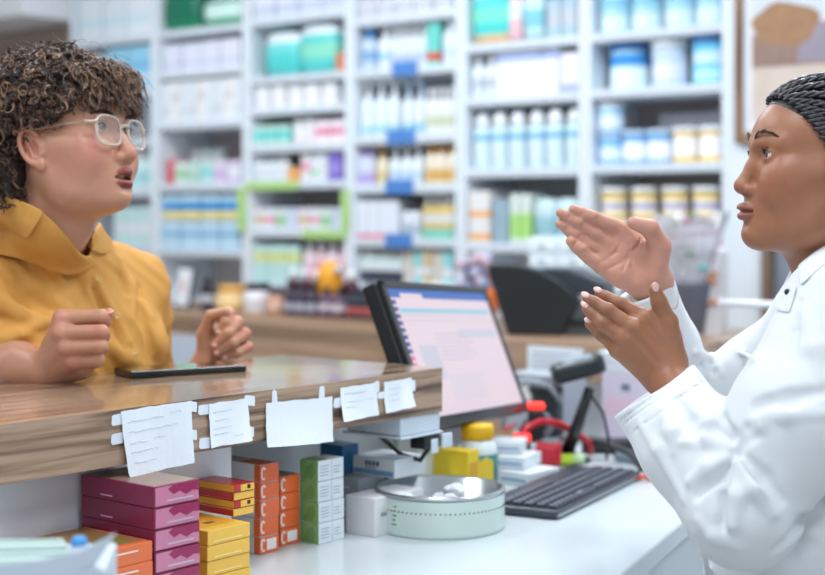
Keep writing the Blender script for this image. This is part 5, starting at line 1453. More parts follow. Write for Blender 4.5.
# far fist: curled finger tips towards the camera
pp = [(229, 313, 2.645), (238, 322, 2.640), (245, 333.5, 2.640), (247.5, 347, 2.648)]
tp2 = [(219, 332, 2.622), (215, 345.5, 2.620), (217, 352.5, 2.622), (225, 357, 2.630)]
dm_ = [(225.5, 322, 2.622), (228.5, 333, 2.616), (233, 343, 2.618), (237, 352.5, 2.628)]
mc = [(219, 319, 2.685), (226, 326, 2.690), (233, 337, 2.690), (237, 349, 2.690)]
for i in range(4):
    S.cone(WRF, P(*mc[i]), .020, .0125, .014)
    finger(S, [P(*mc[i]), P(*pp[i])], [.0122, .0105], .0035)
    finger(S, [P(*pp[i]), P(*dm_[i]), P(*tp2[i])], [.0104, .0096, .0080], .003)
S.ell(P(220, 344, 2.668), (.026, .020, .032), None, .014)
S.cone(P(206, 358, 2.655), P(204, 334, 2.650), .0165, .0135, .012); finger(S, [P(204, 334, 2.650), P(211, 316, 2.638), P(226, 312, 2.622)], [.0125, .0108, .0086], .004)
skinW = skin_mat('skin_fair', .40, .15)
body, V, Q = lump('body', S, WR, skinW)
Nn = vnormals(V, Q)
C = head_tone(HW, PW, V, Nn, lin(194, 142, 116), lin(132, 52, 54), lin(190, 110, 96), None)
hz_ = np.array([P(61, 318, 2.17), P(60, 333, 2.17), P(66, 347, 2.17), P(73, 361, 2.17), P(101, 331, 2.16), P(229, 313, 2.64), P(238, 322, 2.64), P(245, 333, 2.64), P(247, 347, 2.64), P(109, 313, 2.196)])
w = np.exp(-((V[:, None, :]-hz_[None])**2).sum(2)/(2*.010**2)).max(1)[:, None]*.6
C = C*(1-w)+lin(214, 134, 120)*w
paint(body, C)
nailW = mat('nail_pale', srgb(232, 176, 164), .25, coat=.4)
nail(WR, P(111, 312.3, 2.189), P(110, 313, 2.196)-P(97, 316, 2.214), (.2, -.6, .8), .011, .012, nailW)
for i, (a, b) in enumerate(zip(dm_, tp2)):
    dv = P(*b)-P(*a); nail(WR, P(*b)+dv/np.linalg.norm(dv)*.001+np.array([.001, -.0078, .001]), dv, (-.2, -1, .2), .0095, .0105, nailW)
browm = mat('brow_dark', srgb(58, 40, 34), .6); lashm = mat('lash_dark', srgb(24, 18, 18), .5)
face_parts(WR, HW, PW, mat('iris_grey_green', srgb(88, 92, 84), .2), lashm, browm, [(.092, .012, .0150), (.0905, .022, .0200), (.086, .034, .0230), (.078, .046, .0210), (.070, .053, .0170)])
m = MBl()
for i in range(8):
    t = -1+2*(i+.5)/8
    m.box(-.0022, .0022, -.0026, .0026, -.0042, .0030, .0008, M=Matrix.Translation(Vector(HW.w(.0855-.011*t*t, t*.020, -.0675))) @ Matrix(HW.R.tolist()).to_4x4() @ Matrix.Rotation(t*.7, 4, 'Z'))
m.fin('teeth', mat('teeth', srgb(232, 226, 214), .25), WR)
# shirt
S = Sculpt(axis((-1.0, -.62, .005), (-.62, -.24, .003)), axis((2.04, 2.60, .003), (2.60, 2.86, .005)), axis((.72, .98, .012), (.98, 1.36, .003)))
S.cone(N0-tl*.125+tz*-.066-tf*.01, N0+tl*.125+tz*-.068-tf*.01, .060, .058, .05)
S.cone(N0-tz*.015, N0+tz*.02, .074, .066, .04)
S.ell(N0-tf*.012+tz*-.18, (.112, .185, .17), TRW, .05)
for s in (-1, 1): S.ell(N0+tf*.045+tl*s*.085+tz*-.180, (.078, .088, .075), TRW, .06)
S.ell(N0-tf*.075+tz*-.42, (.128, .190, .22), TRW, .06)
S.chain([SHN, ELN+np.array([.03, -.005, .020]), ELN+np.array([.10, -.012, .010])], [.070, .064, .052], .04)
S.chain([SHF, (SHF*.45+ELF*.55)], [.064, .058], .03); S.cone(SHF*.45+ELF*.55, ELF*.9+SHF*.1, .058, .052, .03)
ax0 = WRN-ELN; ax0 /= np.linalg.norm(ax0); cs = ELN+np.array([.115, -.012, .006])
S.half(cs, ax0, cs-np.array([.06, .07, .08]), cs+np.array([.09, .05, .02]), .004); S.cone(cs-ax0*.02, cs+ax0*.06, .041, .041, .004, True)
S.cone(px3(-50, 316, 2.33), px3(12, 322, 2.345), .052, .048, .03)
# collar stand, neck opening and the open V below it
nax = nm_-N0; nax /= np.linalg.norm(nax)
S.cone(N0-nax*.02, N0+nax*.085, .074, .066, .02)
VS = 1.0
def vcut(X, Y, Z):
    x = 412.5+F*X/Y; y = HY+(HZ-Z)*F/Y; m = -1e3
    T = [(44, 206), (86.5, 262), (97, 222)]
    for (ax_, ay_), (bx_, by_) in zip(T, T[1:]+T[:1]):
        ex_, ey_ = bx_-ax_, by_-ay_; L_ = math.hypot(ex_, ey_)
        m = np.maximum(m, ((x-ax_)*(-ey_)+(y-ay_)*ex_)/L_*VS)
    return np.maximum(m*Y/F, Y-2.47)
S.put(vcut, (-.66, 2.25, 1.24), (-.46, 2.47, 1.42), .003, True)
def topcut(X, Y, Z):
    x = 412.5+F*X/Y; y = HY+(HZ-Z)*F/Y
    return (y-np.where(x < 48, 190+.30*(x+34), 214+.16*(x-48)))*Y/F*.95
S.put(topcut, (-.80, 2.2, 1.24), (-.44, 2.7, 1.50), .003, True)
def wob(X, Y, Z):
    u = X*.75+Y*.4; v = Z*1.0+X*.35
    return (.0021*np.sin(38*v+9*np.sin(11*u)+2)+.0018*np.sin(61*u+7*np.sin(13*v))+.0011*np.sin(97*v-40*u+4*np.sin(30*u))+.0007*np.sin(150*u+60*v+5*np.sin(40*v)))
S.noise(1.0, wob)
for pts, r, h, k in [
    ([(86, 262), (98, 285), (112, 312), (128, 342), (144, 372)], .006, .0022, .006),          # button placket
    ([(80, 265), (92, 290), (107, 318), (122, 348), (136, 374)], .004, -.0015, .006),
    ([(0, 300), (25, 312), (50, 322), (70, 326)], .012, .005, .014), ([(0, 318), (24, 328), (48, 333)], .010, -.005, .012),
    ([(12, 262), (30, 285), (52, 302), (74, 316)], .011, .005, .014), ([(6, 276), (24, 300), (44, 313)], .010, -.005, .012),
    ([(0, 338), (20, 336), (44, 322)], .010, .005, .012), ([(0, 352), (22, 348), (46, 338)], .010, -.004, .012),
    ([(70, 246), (80, 272), (88, 300)], .010, .003, .014), ([(36, 238), (48, 262), (64, 284)], .009, .004, .012),
    ([(118, 262), (128, 290), (132, 320)], .012, .004, .016), ([(140, 286), (144, 318), (152, 350)], .010, -.004, .014),
    ([(110, 345), (125, 358), (140, 366)], .010, .004, .012), ([(124, 300), (138, 306), (150, 318)], .009, .003, .012), ([(60, 340), (62, 352)], .01, .004, .012)]:
    S.crease(pts, r, h*1.5, k*.85, 2.0, 2.85)
cloth_y = mat('cotton_mustard', srgb(212, 154, 74), .75, bump=.25, bscale=900, sss=0)
shirt, V2, Q2 = lump('shirt', S, WR, cloth_y)
# collar of the shirt, two wings folded over
def wing(name, pts_in, pts_out, th=.0022):
    b = MBl(); n = len(pts_in); G = []
    for i in range(n):
        A, B = np.array(pts_in[i]), np.array(pts_out[i]); row_ = []
        for j in range(6):
            t = j/5; q = A*(1-t)+B*t+tz*.010*math.sin(math.pi*t)
            row_.append(b.bm.verts.new(q))
        G.append(row_)
    for i in range(n-1):
        for j in range(5):
            f = b.bm.faces.new((G[i][j], G[i+1][j], G[i+1][j+1], G[i][j+1])); f.smooth = True
    o = b.fin(name, cloth_y, shirt_)
    md = o.modifiers.new('s', 'SOLIDIFY'); md.thickness = th; md.offset = 0
    sb = o.modifiers.new('b', 'SUBSURF'); sb.levels = 1; sb.render_levels = 2
    return o
shirt_ = WR
def lay(pts, off):
    out = []; last = None
    ds = [S.surf(x, y, 2.1, 2.8) for x, y in pts]
    good = [d for d in ds if d is not None]
    for (x, y), d in zip(pts, ds):
        d = d if d is not None and abs(d-np.median(good)) < .06 else float(np.median(good))
        out.append(px3(x, y, d-off))
    return out
def over(pts, off, far, layers, lo=2.1, hi=2.7):
    out = []
    for x, y in pts:
        ds = [d for d in (q.surf(x, y, lo, hi) for q in layers) if d is not None and d < far+.03]
        out.append([x, y, min(ds)-off if ds else None])
    for k in list(range(len(out)-2, -1, -1))+list(range(1, len(out))):
        if out[k][2] is None:
            nb = out[k+1][2] if k < len(out)-1 and out[k+1][2] is not None else out[k-1][2]
            out[k][2] = nb+.012 if nb is not None else None
    return [(x, y, far if d is None else min(d, far)) for x, y, d in out]
def patch(name, pin, pout, off, far, layers, m, root, lo=2.1, hi=2.7, J=7, th=.0024):
    n = len(pin)
    cols = [over([(pin[i][0]+(pout[i][0]-pin[i][0])*j/J, pin[i][1]+(pout[i][1]-pin[i][1])*j/J) for i in range(n)], off, far, layers, lo, hi) for j in range(J+1)]
    A = np.array(cols, float).transpose(1, 0, 2); D0 = A[:, :, 2].copy()
    for _ in range(2):                                                  # ease the cloth, never into what it covers
        B = A[:, :, 2].copy()
        B[1:-1] = .5*B[1:-1]+.25*(B[:-2]+B[2:]); B[:, 1:-1] = .5*B[:, 1:-1]+.25*(B[:, :-2]+B[:, 2:])
        A[:, :, 2] = np.minimum(B, D0+.001)
    b = MBl()
    Vt = [[b.bm.verts.new(px3(*A[i, j])) for j in range(J+1)] for i in range(n)]
    for i in range(n-1):
        for j in range(J):
            f = b.bm.faces.new((Vt[i][j], Vt[i+1][j], Vt[i+1][j+1], Vt[i][j+1])); f.smooth = True
    o = b.fin(name, m, root)
    md = o.modifiers.new('s', 'SOLIDIFY'); md.thickness = th; md.offset = 0
    sb = o.modifiers.new('b', 'SUBSURF'); sb.levels = 1; sb.render_levels = 2
    return o
patch('collar_stand', [(-34, 189), (-12, 193), (6, 198), (24, 204), (40, 211), (52, 219), (62, 230), (74, 245), (84, 258), (90, 254)], [(-34, 250), (-12, 252), (6, 256), (24, 260), (36, 266), (48, 270), (60, 274), (72, 276), (84, 272), (98, 264)], .012, 2.40, (SW_, S), cloth_y, WR)
patch('collar', [(-34, 186), (-12, 190), (6, 195), (22, 201), (34, 206), (45, 212)], [(-34, 214), (-14, 219), (0, 224), (11, 230), (20, 235), (27, 240)], .022, 2.39, (SW_, S), cloth_y, WR)
patch('collar', [(98, 222), (96, 229), (92, 237), (87, 248)], [(112, 240), (112, 246), (110, 254), (99, 254)], .007, 2.42, (SW_, S), cloth_y, WR)
but = mat('shirt_button', srgb(232, 190, 120), .3)
for (x, y) in ((98, 278), (117, 316), (134.5, 352)):
    d = S.surf(x, y, 2.0, 2.85)
    if d:
        b = MBl(); q = px3(x, y, d-.001)
        Mb = Matrix.Translation(Vector(q)) @ Vector((tf[0]*.7, tf[1]-.3, .15)).normalized().to_track_quat('Z', 'Y').to_matrix().to_4x4()
        b.lathe([(0, .0018), (.0032, .0018), (.0040, .0026), (.0052, .0022), (.0056, 0), (0, -.002)], 20, Mb); b.fin('button', but, WR)
# trousers under the counter
S = Sculpt(axis((-.95, -.40, .012)), axis((2.2, 2.75, .012)), axis((.06, .86, .012)))
for s in (-1, 1):
    hp = N0+tl*s*.085+tz*-.53-tf*.12; kn = np.array([hp[0]-.01, hp[1], .48]); S.cone(hp, kn, .115, .080, .05); S.cone(kn, np.array([hp[0]-.03, hp[1], .10]), .080, .065, .03)
S.ell(N0+tz*-.53-tf*.12, (.135, .19, .13), TRW, .06)
lump('trousers', S, WR, mat('denim_dark', srgb(44, 52, 74), .8))
# hair: a dark underlayer and many separate curls
hairc = [mat('hair_dark', srgb(44, 33, 30), .42), mat('hair_brown', srgb(78, 57, 46), .42), mat('hair_chestnut', srgb(112, 84, 66), .40), mat('hair_tan', srgb(152, 120, 94), .40)]
HR = [srgb(38, 28, 25)]
S = Sculpt(axis((-.80, -.36, .004)), axis((2.02, 2.46, .004)), axis((1.34, 1.66, .004)))
HW.ell(S, (-.024, 0, .054), (.103, .088, .086), .01)
HW.ell(S, (-.085, 0, -.020), (.060, .085, .078), .03)
HW.ell(S, (-.072, -.058, -.050), (.030, .024, .052), .02); HW.ell(S, (-.072, .058, -.050), (.030, .024, .052), .02)
HW.ell(S, (.076, 0, -.010), (.060, .072, .070), .012, True)
HW.ell(S, (.032, -.085, -.040), (.042, .030, .055), .010, True); HW.ell(S, (.032, .085, -.040), (.042, .030, .055), .010, True)
S.noise(1.0, lambda X, Y, Z: .005*np.sin(90*X+3*np.sin(70*Z))*np.sin(85*Z+2*np.sin(60*Y))*np.sin(80*Y+1))
hu, HV, HQ = lump('hair', S, WR, hairc[0])
rnd = random.Random(11); nrng = np.random.RandomState(5)
def curl_bm(paths, radii):
    """Many thin tubes at once. paths: list of (n,3) arrays."""
    Vs, Fs, Ms, off = [], [], [], 0
    for Pth, rr, mi in paths:
        n = len(Pth); T = np.gradient(Pth, axis=0); T /= np.linalg.norm(T, axis=1)[:, None]+1e-9
        ref = np.array([.3, .5, .8]); s = np.cross(T, ref); s /= np.linalg.norm(s, axis=1)[:, None]+1e-9; q = np.cross(T, s)
        taper = (np.minimum(1, 1.35-np.linspace(0, 1, n)*.75)*rr)[:, None]
        ring_ = np.stack([Pth+s*taper, Pth+q*taper, Pth-s*taper, Pth-q*taper], 1).reshape(-1, 3)
        Vs.append(ring_)
        i = np.arange(n-1)[:, None]*4+np.arange(4)[None]; j = np.arange(n-1)[:, None]*4+(np.arange(4)[None]+1) % 4
        Fs.append(np.stack([i, j, j+4, i+4], 2).reshape(-1, 4)+off); Ms.append(np.full((n-1)*4, mi)); off += n*4
    return np.concatenate(Vs), np.concatenate(Fs), np.concatenate(Ms)
paths = []
def add_curl(root_l, out, length, hr, turns, thick, mi, sag=.25, fwd=None, n=None):
    n = n or int(10+turns*9)
    t = np.linspace(0, 1, n)[:, None]
    out = np.array(out, float); out /= np.linalg.norm(out)
    c = np.array(root_l)[None]+out[None]*length*t*(1-.25*t)+np.array([0, 0, -1.])[None]*sag*length*t*t
    if fwd is not None: c = c+np.array(fwd)[None]*length*t
    s = np.cross(out, [.2, .3, .9]); s /= np.linalg.norm(s); q = np.cross(out, s)
    ph = rnd.uniform(0, 6.28); hand = rnd.choice((-1, 1)); rad = hr*np.minimum(1, t*4)*(1-.25*t)
    base = c
    for g in range(3 if thick > .0006 else 1):                         # a ringlet is a ribbon of a few hairs lying side by side
        a_ = ph+g*.42; rg = rad*(1-.10*g)
        c = base+(np.cos(a_+hand*turns*6.283*t)*s[None]+np.sin(a_+hand*turns*6.283*t)*q[None])*rg
        paths.append((HW.c+((c*HW.s) @ HW.R.T), thick*(.8 if g else .95), mi if g < 2 or rnd.random() < .5 else min(3, mi+1)))
Vn = vnormals(HV, HQ); Lh = HW.loc(HV); Ln = Vn @ HW.R
pick = nrng.permutation(len(HV)); cnt = 0
for k in pick:
    x, y, z = Lh[k]
    if y > .05 and z < .02 and x < 0: continue
    L_ = rnd.uniform(.026, .050)
    if z > .09: L_ *= .95
    mi = rnd.choices((0, 1, 2, 3), ((.24, .36, .28, .12) if z > .03 else (.42, .38, .16, .04)))[0]
    add_curl(Lh[k]-Ln[k]*.006, Ln[k]+nrng.normal(size=3)*.42, L_, rnd.uniform(.0048, .0080), rnd.uniform(1.5, 3.0), rnd.uniform(.0008, .0012), mi, rnd.uniform(.15, .6))
    cnt += 1
    if cnt >= 1500: break
for _ in range(380):                                                  # fringe falling on the forehead
    y = rnd.uniform(-.064, .066); u = 1-(y/.075)**2
    pt = np.array([.028+.050*u, y, .068+.008*u+rnd.uniform(-.024, .022)])
    add_curl(pt, (.75*u+.20, y*6, rnd.uniform(-.4, .5)), rnd.uniform(.030, .052), rnd.uniform(.0062, .0092), rnd.uniform(1.6, 3.2), rnd.uniform(.0007, .0011), rnd.choices((0, 1, 2, 3), (.22, .36, .28, .14))[0], rnd.uniform(.55, 1.05))
for _ in range(330):                                                  # temple and cheek side
    y = rnd.choice((-1, -1, 1))*rnd.uniform(.058, .080)
    add_curl(np.array([rnd.uniform(-.012, .058), y*(1-.25*rnd.random()), rnd.uniform(.026, .072)]), (rnd.uniform(-.1, .7), y*16, rnd.uniform(-.5, .3)), rnd.uniform(.020, .036), rnd.uniform(.0045, .0075), rnd.uniform(1.4, 2.8), rnd.uniform(.0007, .0011), rnd.choices((0, 1, 2, 3), (.34, .36, .22, .08))[0], .6)
for _ in range(70):                                                  # locks over the arm of the glasses
    add_curl(np.array([rnd.uniform(-.012, .046), -rnd.uniform(.070, .082), rnd.uniform(.016, .034)]), (rnd.uniform(-.2, .6), -1.2, rnd.uniform(-.2, .5)), rnd.uniform(.014, .024), rnd.uniform(.0045, .0065), rnd.uniform(1.2, 2.2), rnd.uniform(.0007, .0010), rnd.choice((0, 1, 1, 2)), .3)
for _ in range(60):                                                  # looser locks standing off the forehead
    y = rnd.uniform(-.05, .066); u = 1-(y/.075)**2
    add_curl(np.array([.055+.034*u, y, .072+rnd.uniform(-.02, .03)]), (.9, y*8, rnd.uniform(-.3, .5)), rnd.uniform(.026, .042), rnd.uniform(.006, .010), rnd.uniform(1.2, 2.4), rnd.uniform(.0007, .0010), rnd.choice((1, 2, 2, 3)), rnd.uniform(.4, .9))
for _ in range(45):                                                   # flyaway strands
    v = nrng.normal(size=3); v[2] = abs(v[2])*.8+.1; v /= np.linalg.norm(v); pt = np.array([-.018, 0, .045])+v*np.array([.12, .105, .10])
    if pt[0] > .06 and pt[2] < .07: continue
    add_curl(pt, v+nrng.normal(size=3)*.6, rnd.uniform(.03, .05), rnd.uniform(.008, .014), rnd.uniform(.9, 1.8), .00045, rnd.choice((1, 2, 3)), .3)
def clear_of_face(pp):
    L = HW.loc(pp[0]); bad = (L[:, 0] > -.004) & (L[:, 2] < -.001) & (np.abs(L[:, 1]) > .035) & (L[:, 0] < .075)
    bad |= (L[:, 0] > .050) & (L[:, 2] < .017)
    bad |= (L[:, 2] < -.035) & (L[:, 0] > -.026)
    bad |= L[:, 2] < -.112
    return not bad.any()
paths = [q for q in paths if clear_of_face(q)]
Vc, Fc, Mc = curl_bm(paths, None)
o, _ = to_mesh('curls', Vc, Fc, hairc, hu, 0); o.parent = hu
o.data.vertices.foreach_set('co', (Vc-np.array(WR['body_origin'])).astype(np.float32).ravel())
o.data.polygons.foreach_set('material_index', Mc.astype(np.int32)); o['kind'] = 'stuff'; o.data.update()
# glasses
clear = mat('clear_frame', srgb(238, 224, 210), .22, trans=.5, coat=.4); lensm = mat('lens', (1, 1, 1, 1), .02, alpha=.10, coat=.6)
gx, gz = .0965, -.006
TA = []
b = MBl()
def lens_pts(s, n=36):
    out = []
    for k in range(n):
        a = 2*math.pi*k/n; ca, sa = math.cos(a), math.sin(a)
        u = math.copysign(abs(ca)**.62, ca)*.0250; v_ = math.copysign(abs(sa)**.62, sa)*.0215
        y = s*.0345+u
        out.append((gx-.0022*((abs(y)-.01)/.03)**2, y, gz+v_-.001))
    return out
for s in (-1, 1):
    q = [HW.w(*p_) for p_ in lens_pts(s)]; b.tube(q+[q[0], q[1]], .0023, 8)
    h0, h1, h2, h3 = (gx-.004, s*.058, gz+.010), (.080, s*.0725, gz+.011), (.0, s*.0845, gz+.010), (-.026, s*.0850, gz-.012)
    b.tube([HW.w(*p_) for p_ in (h0, h1)], .0026, 8)
    TA.append((h1, h2, h3))
b.tube([HW.w(gx, -.0105, gz+.006), HW.w(gx+.0035, 0, gz+.0095), HW.w(gx, .0105, gz+.006)], .0024, 8)
gl = b.fin('glasses', clear, WR)
for tri in TA:
    b = MBl(); b.tube([HW.w(*p_) for p_ in tri], .0016, 8); b.fin('temple_arm', mat('clear_arm', srgb(214, 180, 156), .3, alpha=.30), gl)
for s in (-1, 1):
    b = MBl(); q = [b.bm.verts.new(HW.w(*p_)) for p_ in lens_pts(s)]; b.bm.faces.new(q); b.fin('lens', lensm, gl)

# ================================================================== the pharmacist
PR = person_root('pharmacist in white lab coat with braided dark hair and both hands raised', .60, 2.02)
HP = Head((.5340, 1.945, 1.4210), math.pi-math.radians(3), math.radians(5), 0, .99, 1.04, .985)
PP = dict(bridge=.0865, nose=.1095, ala=.0148, mouth=-.0758, open=.0008, lip=.0985, lipw=.0215, lipr=.0054, slit=.0, eyeopen=.0042, gaze=(0, .05), neck_top=(-.028, 0, -.06), neck_mid=(-.042, 0, -.13), brow_n=170, wrinkles=(.034, .041, .048))
S = SP_ = Sculpt(axis((.10, .215, .0018), (.215, .41, .0019), (.41, .56, .0018), (.56, .90, .007)), axis((1.66, 1.84, .006), (1.84, 2.13, .0018), (2.13, 2.45, .008)), axis((-.01, 1.10, .016), (1.10, 1.20, .0022), (1.20, 1.56, .0018)))
sculpt_head(S, HP, PP)
NP = np.array([.590, 1.972, 1.275])
S.cone(HP.w(-.042, 0, -.13), NP, .052, .060, .03)
S.cone(HP.w(.0, 0, -.085), HP.w(-.034, 0, -.15), .040, .042, .03)
SN = px3(842, 318, 1.845); SF_ = px3(820, 331, 2.14); EN = px3(742, 512, 1.775); WN = px3(664, 373, 1.945); EF = px3(694, 412, 2.24); WF = px3(655, 288, 2.10)
S.cone(SN, SF_, .048, .048, .04); S.ell((.635, 2.01, 1.08), (.10, .155, .20), None, .05); S.ell((.60, 2.01, .88), (.115, .155, .17), None, .05)
for s in (-1, 1):
    hp = np.array([.60, 2.01+s*.08, .78]); S.cone(hp, hp+np.array([0, 0, -.33]), .085, .06, .05); S.cone(hp+np.array([0, 0, -.33]), np.array([.60, hp[1], .08]), .056, .04, .03); S.cone((.60, hp[1], .036), (.47, hp[1], .032), .034, .03, .02)
S.chain([SN, EN], [.045, .038], .03); S.chain([EN, WN], [.038, .027], .02)
S.chain([SF_, EF], [.045, .037], .03); S.chain([EF, WF], [.037, .026], .02)
# near hand: back of the hand to the camera
kn = [(645.5, 317, 1.936), (632, 326.5, 1.926), (623, 338, 1.928), (618, 350, 1.938)]
pi2 = [(619.5, 303.5, 1.944), (607.5, 310, 1.930), (603, 323.5, 1.930), (602.5, 334.5, 1.944)]
di2 = [(606, 296.5, 1.952), (594.5, 302, 1.938), (592, 314, 1.938), (594.5, 327.5, 1.952)]
ti2 = [(599.5, 293.3, 1.956), (587, 298.3, 1.942), (586, 308.5, 1.942), (589.5, 324, 1.957)]
wn = [(674, 362, 1.945), (668, 368, 1.938), (661, 374, 1.938), (654, 379, 1.945)]
for i in range(4):
    S.cone(P(*wn[i]), P(*kn[i]), .0150, .0112, .012)
    S.ell(P(*kn[i])+np.array([0, -.0015, 0]), (.0112, .0105, .0105), None, .006)
    finger(S, [P(*kn[i]), P(*pi2[i]), P(*di2[i]), P(*ti2[i])], [.0102, .0088, .0078, .0066], .0014)
    S.ell(P(*pi2[i])+np.array([0, -.001, 0]), (.0098, .0095, .0094), None, .004)
S.ell(P(650, 347, 1.952), (.030, .013, .030), None, .014)
S.cone(P(672, 360, 1.95), P(668, 322, 1.935), .018, .0135, .014); finger(S, [P(668, 322, 1.935), P(659, 302, 1.928), P(655, 289, 1.926)], [.0125, .0105, .0082], .004)
S.cone(P(656, 330, 1.945), P(668, 338, 1.945), .011, .012, .012)
for i in range(4): S.cone(P(*kn[i])+np.array([.004, -.0085, 0]), P(*wn[i])+np.array([-.004, -.0135, .004]), .0028, .0018, .008)   # tendons
# far hand: the palm to the camera
kn = [(621, 229, 2.085), (607, 241, 2.088), (602.5, 253, 2.088), (602, 266.5, 2.084)]
pi3 = [(597, 219.5, 2.075), (582.5, 225, 2.078), (579.5, 237.5, 2.078), (584, 252.5, 2.074)]
di3 = [(583, 213.5, 2.070), (569, 217, 2.072), (567, 228.5, 2.072), (575, 244, 2.068)]
ti3 = [(573.5, 210, 2.066), (560.5, 213, 2.068), (560, 224, 2.068), (570.5, 240.5, 2.064)]
FO = [np.array([0, .0, .0012]), np.array([0, -.003, 0]), np.array([0, 0, 0]), np.array([0, .003, -.001])]
wf = [(660, 277, 2.095), (655, 283, 2.098), (648, 286, 2.098), (642, 288, 2.095)]
for i in range(4):
    S.cone(P(*wf[i]), P(*kn[i]), .0165, .0118, .014)
    finger(S, [P(*kn[i])+FO[i], P(*pi3[i])+FO[i], P(*di3[i])+FO[i], P(*ti3[i])+FO[i]], [.0112, .0093, .0081, .0067], .0010)
    for a, b in ((kn[i], pi3[i]), (pi3[i], di3[i])): S.ell((P(*a)+P(*b))/2+FO[i]+np.array([0, -.003, 0]), (.0110, .0070, .0070), None, .005)
S.ell(P(632, 258, 2.092), (.034, .015, .034), None, .014)
S.ell(P(622, 275, 2.082), (.018, .014, .016), None, .012); S.ell(P(640, 284, 2.080), (.018, .013, .012), None, .012)
S.cone(P(654, 274, 2.078), P(660, 247, 2.070), .0185, .0160, .014); finger(S, [P(660, 247, 2.070), P(650, 228, 2.056), P(634, 223, 2.050)], [.0150, .0122, .0096], .005)
for pts in ([(641, 238), (634, 252), (632, 266), (637, 280)], [(603, 262), (616, 252), (622, 240)], [(606, 270), (622, 262), (634, 248)], [(622, 272), (628, 258), (630, 244)]):
    S.crease(pts, .0030, -.0018, .0015, 1.9, 2.2)
for i in range(4):
    for q, r_ in ((.50, 6), (.82, 5)):
        a, b = (np.array(kn[i][:2]), np.array(pi3[i][:2])) if q < .6 else (np.array(pi3[i][:2]), np.array(di3[i][:2]))
        c = b; t_ = (b-a)/np.linalg.norm(b-a); nn = np.array([-t_[1], t_[0]])
        S.crease([c-nn*r_*.7, c, c+nn*r_*.7], .0022, -.0010, .0012, 1.9, 2.2)
skinP = skin_mat('skin_brown', .43, .10)
body, V, Q = lump('body', S, PR, skinP)
Nn = vnormals(V, Q)
C = head_tone(HP, PP, V, Nn, lin(160, 108, 80), lin(138, 82, 72), lin(156, 94, 68), None)
rng_ = (V[:, 2] > 1.10) & (V[:, 0] < .40)
farh = rng_ & (V[:, 1] > 2.02)
nearh = rng_ & (V[:, 1] <= 2.02)
w = smooth01((-Nn[:, 1]+.15)/.5)*farh; w = np.maximum(w, smooth01((Nn[:, 1]-.2)/.5)*nearh)
C = C*(1-w[:, None])+lin(200, 146, 126)*w[:, None]
kj = np.array([P(619, 303, 1.935), P(607, 310, 1.922), P(603, 323, 1.922), P(602, 334, 1.936), P(606, 296, 1.944), P(594, 302, 1.930), P(592, 314, 1.930), P(659, 302, 1.92)])
w = np.exp(-((V[:, None, :]-kj[None])**2).sum(2)/(2*.006**2)).max(1)[:, None]*.45*nearh[:, None]
C = C*(1-w)+lin(112, 70, 52)*w
paint(body, C)
nailP = mat('nail_pink', srgb(228, 184, 180), .22, coat=.5)
for a, b in zip(di2, ti2):
    dv = P(*b)-P(*a); nail(PR, P(*b)+dv/np.linalg.norm(dv)*.0035+np.array([0, -.0050, .0036]), dv+np.array([0, .002, 0]), (-.25, -1, .65), .0088, .0130, nailP)
nail(PR, P(655.5, 287, 1.917), P(655, 289, 1.926)-P(659, 302, 1.928), (.25, -1, .0), .0100, .0140, nailP)
browp = mat('brow_black', srgb(66, 46, 40), .6)
face_parts(PR, HP, PP, mat('iris_brown', srgb(58, 38, 28), .15), lashm, browp, [(.0925, .012, .0210), (.0915, .022, .0265), (.087, .034, .0295), (.079, .046, .0270), (.071, .053, .0215)], 9)
# earring
b = MBl(); b.ball(HP.w(-.004, .0865, -.037), .0036); b.ball(HP.w(-.004, .0875, -.0425), .0022); b.fin('earring', mat('gold', srgb(226, 190, 110), .2, metal=1), PR)
# hair: dark scalp layer and plaited rows running backwards
hb_ = mat('hair_black', srgb(26, 24, 27), .45); hb2 = mat('braid_black', srgb(44, 42, 47), .32, spec=.7)
S = Sculpt(axis((.43, .76, .004)), axis((1.82, 2.07, .004)), axis((1.34, 1.58, .004)))
HP.ell(S, (-.014, 0, .031), (.0985, .0790, .0800), .01)
HP.ell(S, (.089, 0, .004), (.054, .110, .064), .006, True); HP.ell(S, (.060, .085, -.036), (.070, .060, .062), .008, True); HP.ell(S, (.060, -.085, -.036), (.070, .060, .062), .008, True)
hp_, _, _ = lump('hair', S, PR, hb_)
c0 = np.array([-.014, 0, .031]); er = np.array([.1010, .0815, .0830])
b = MBl()
rows = [(t_, s_) for s_ in (1, -1) for t_ in np.linspace(.02, 1.0, 11)]
for t_, s_ in rows:
    # start on the hairline between forehead and ear, end low on the back of the head
    st = np.array([.082-.066*t_**1.1, s_*(.074*math.sin(t_*1.45)), .083*math.cos(t_*1.25)-.008*t_])
    en = np.array([-.112, s_*.055*t_, .040-.075*t_])
    u0 = (st-c0)/er; u0 /= np.linalg.norm(u0); u1 = (en-c0)/er; u1 /= np.linalg.norm(u1)
    om = math.acos(max(-1, min(1, u0 @ u1))); n = 40
    cen_ = []
    for k in range(n+1):
        q = k/n; u = (math.sin((1-q)*om)*u0+math.sin(q*om)*u1)/math.sin(om); cen_.append((u, c0+u*er))
    for ph in (0, math.pi*2/3, math.pi*4/3):
        pts = []
        for k, (u, c_) in enumerate(cen_):
            tdir = (cen_[min(k+1, n)][1]-cen_[max(k-1, 0)][1]); tdir /= np.linalg.norm(tdir)
            side = np.cross(tdir, u); a = ph+k*.95
            pts.append(HP.w(*(c_+side*.0034*math.cos(a)+u*(.0016+.0022*math.sin(a)))))
        b.tube(pts, .0025, 5)
br = b.fin('braids', hb2, hp_); br['kind'] = 'stuff'

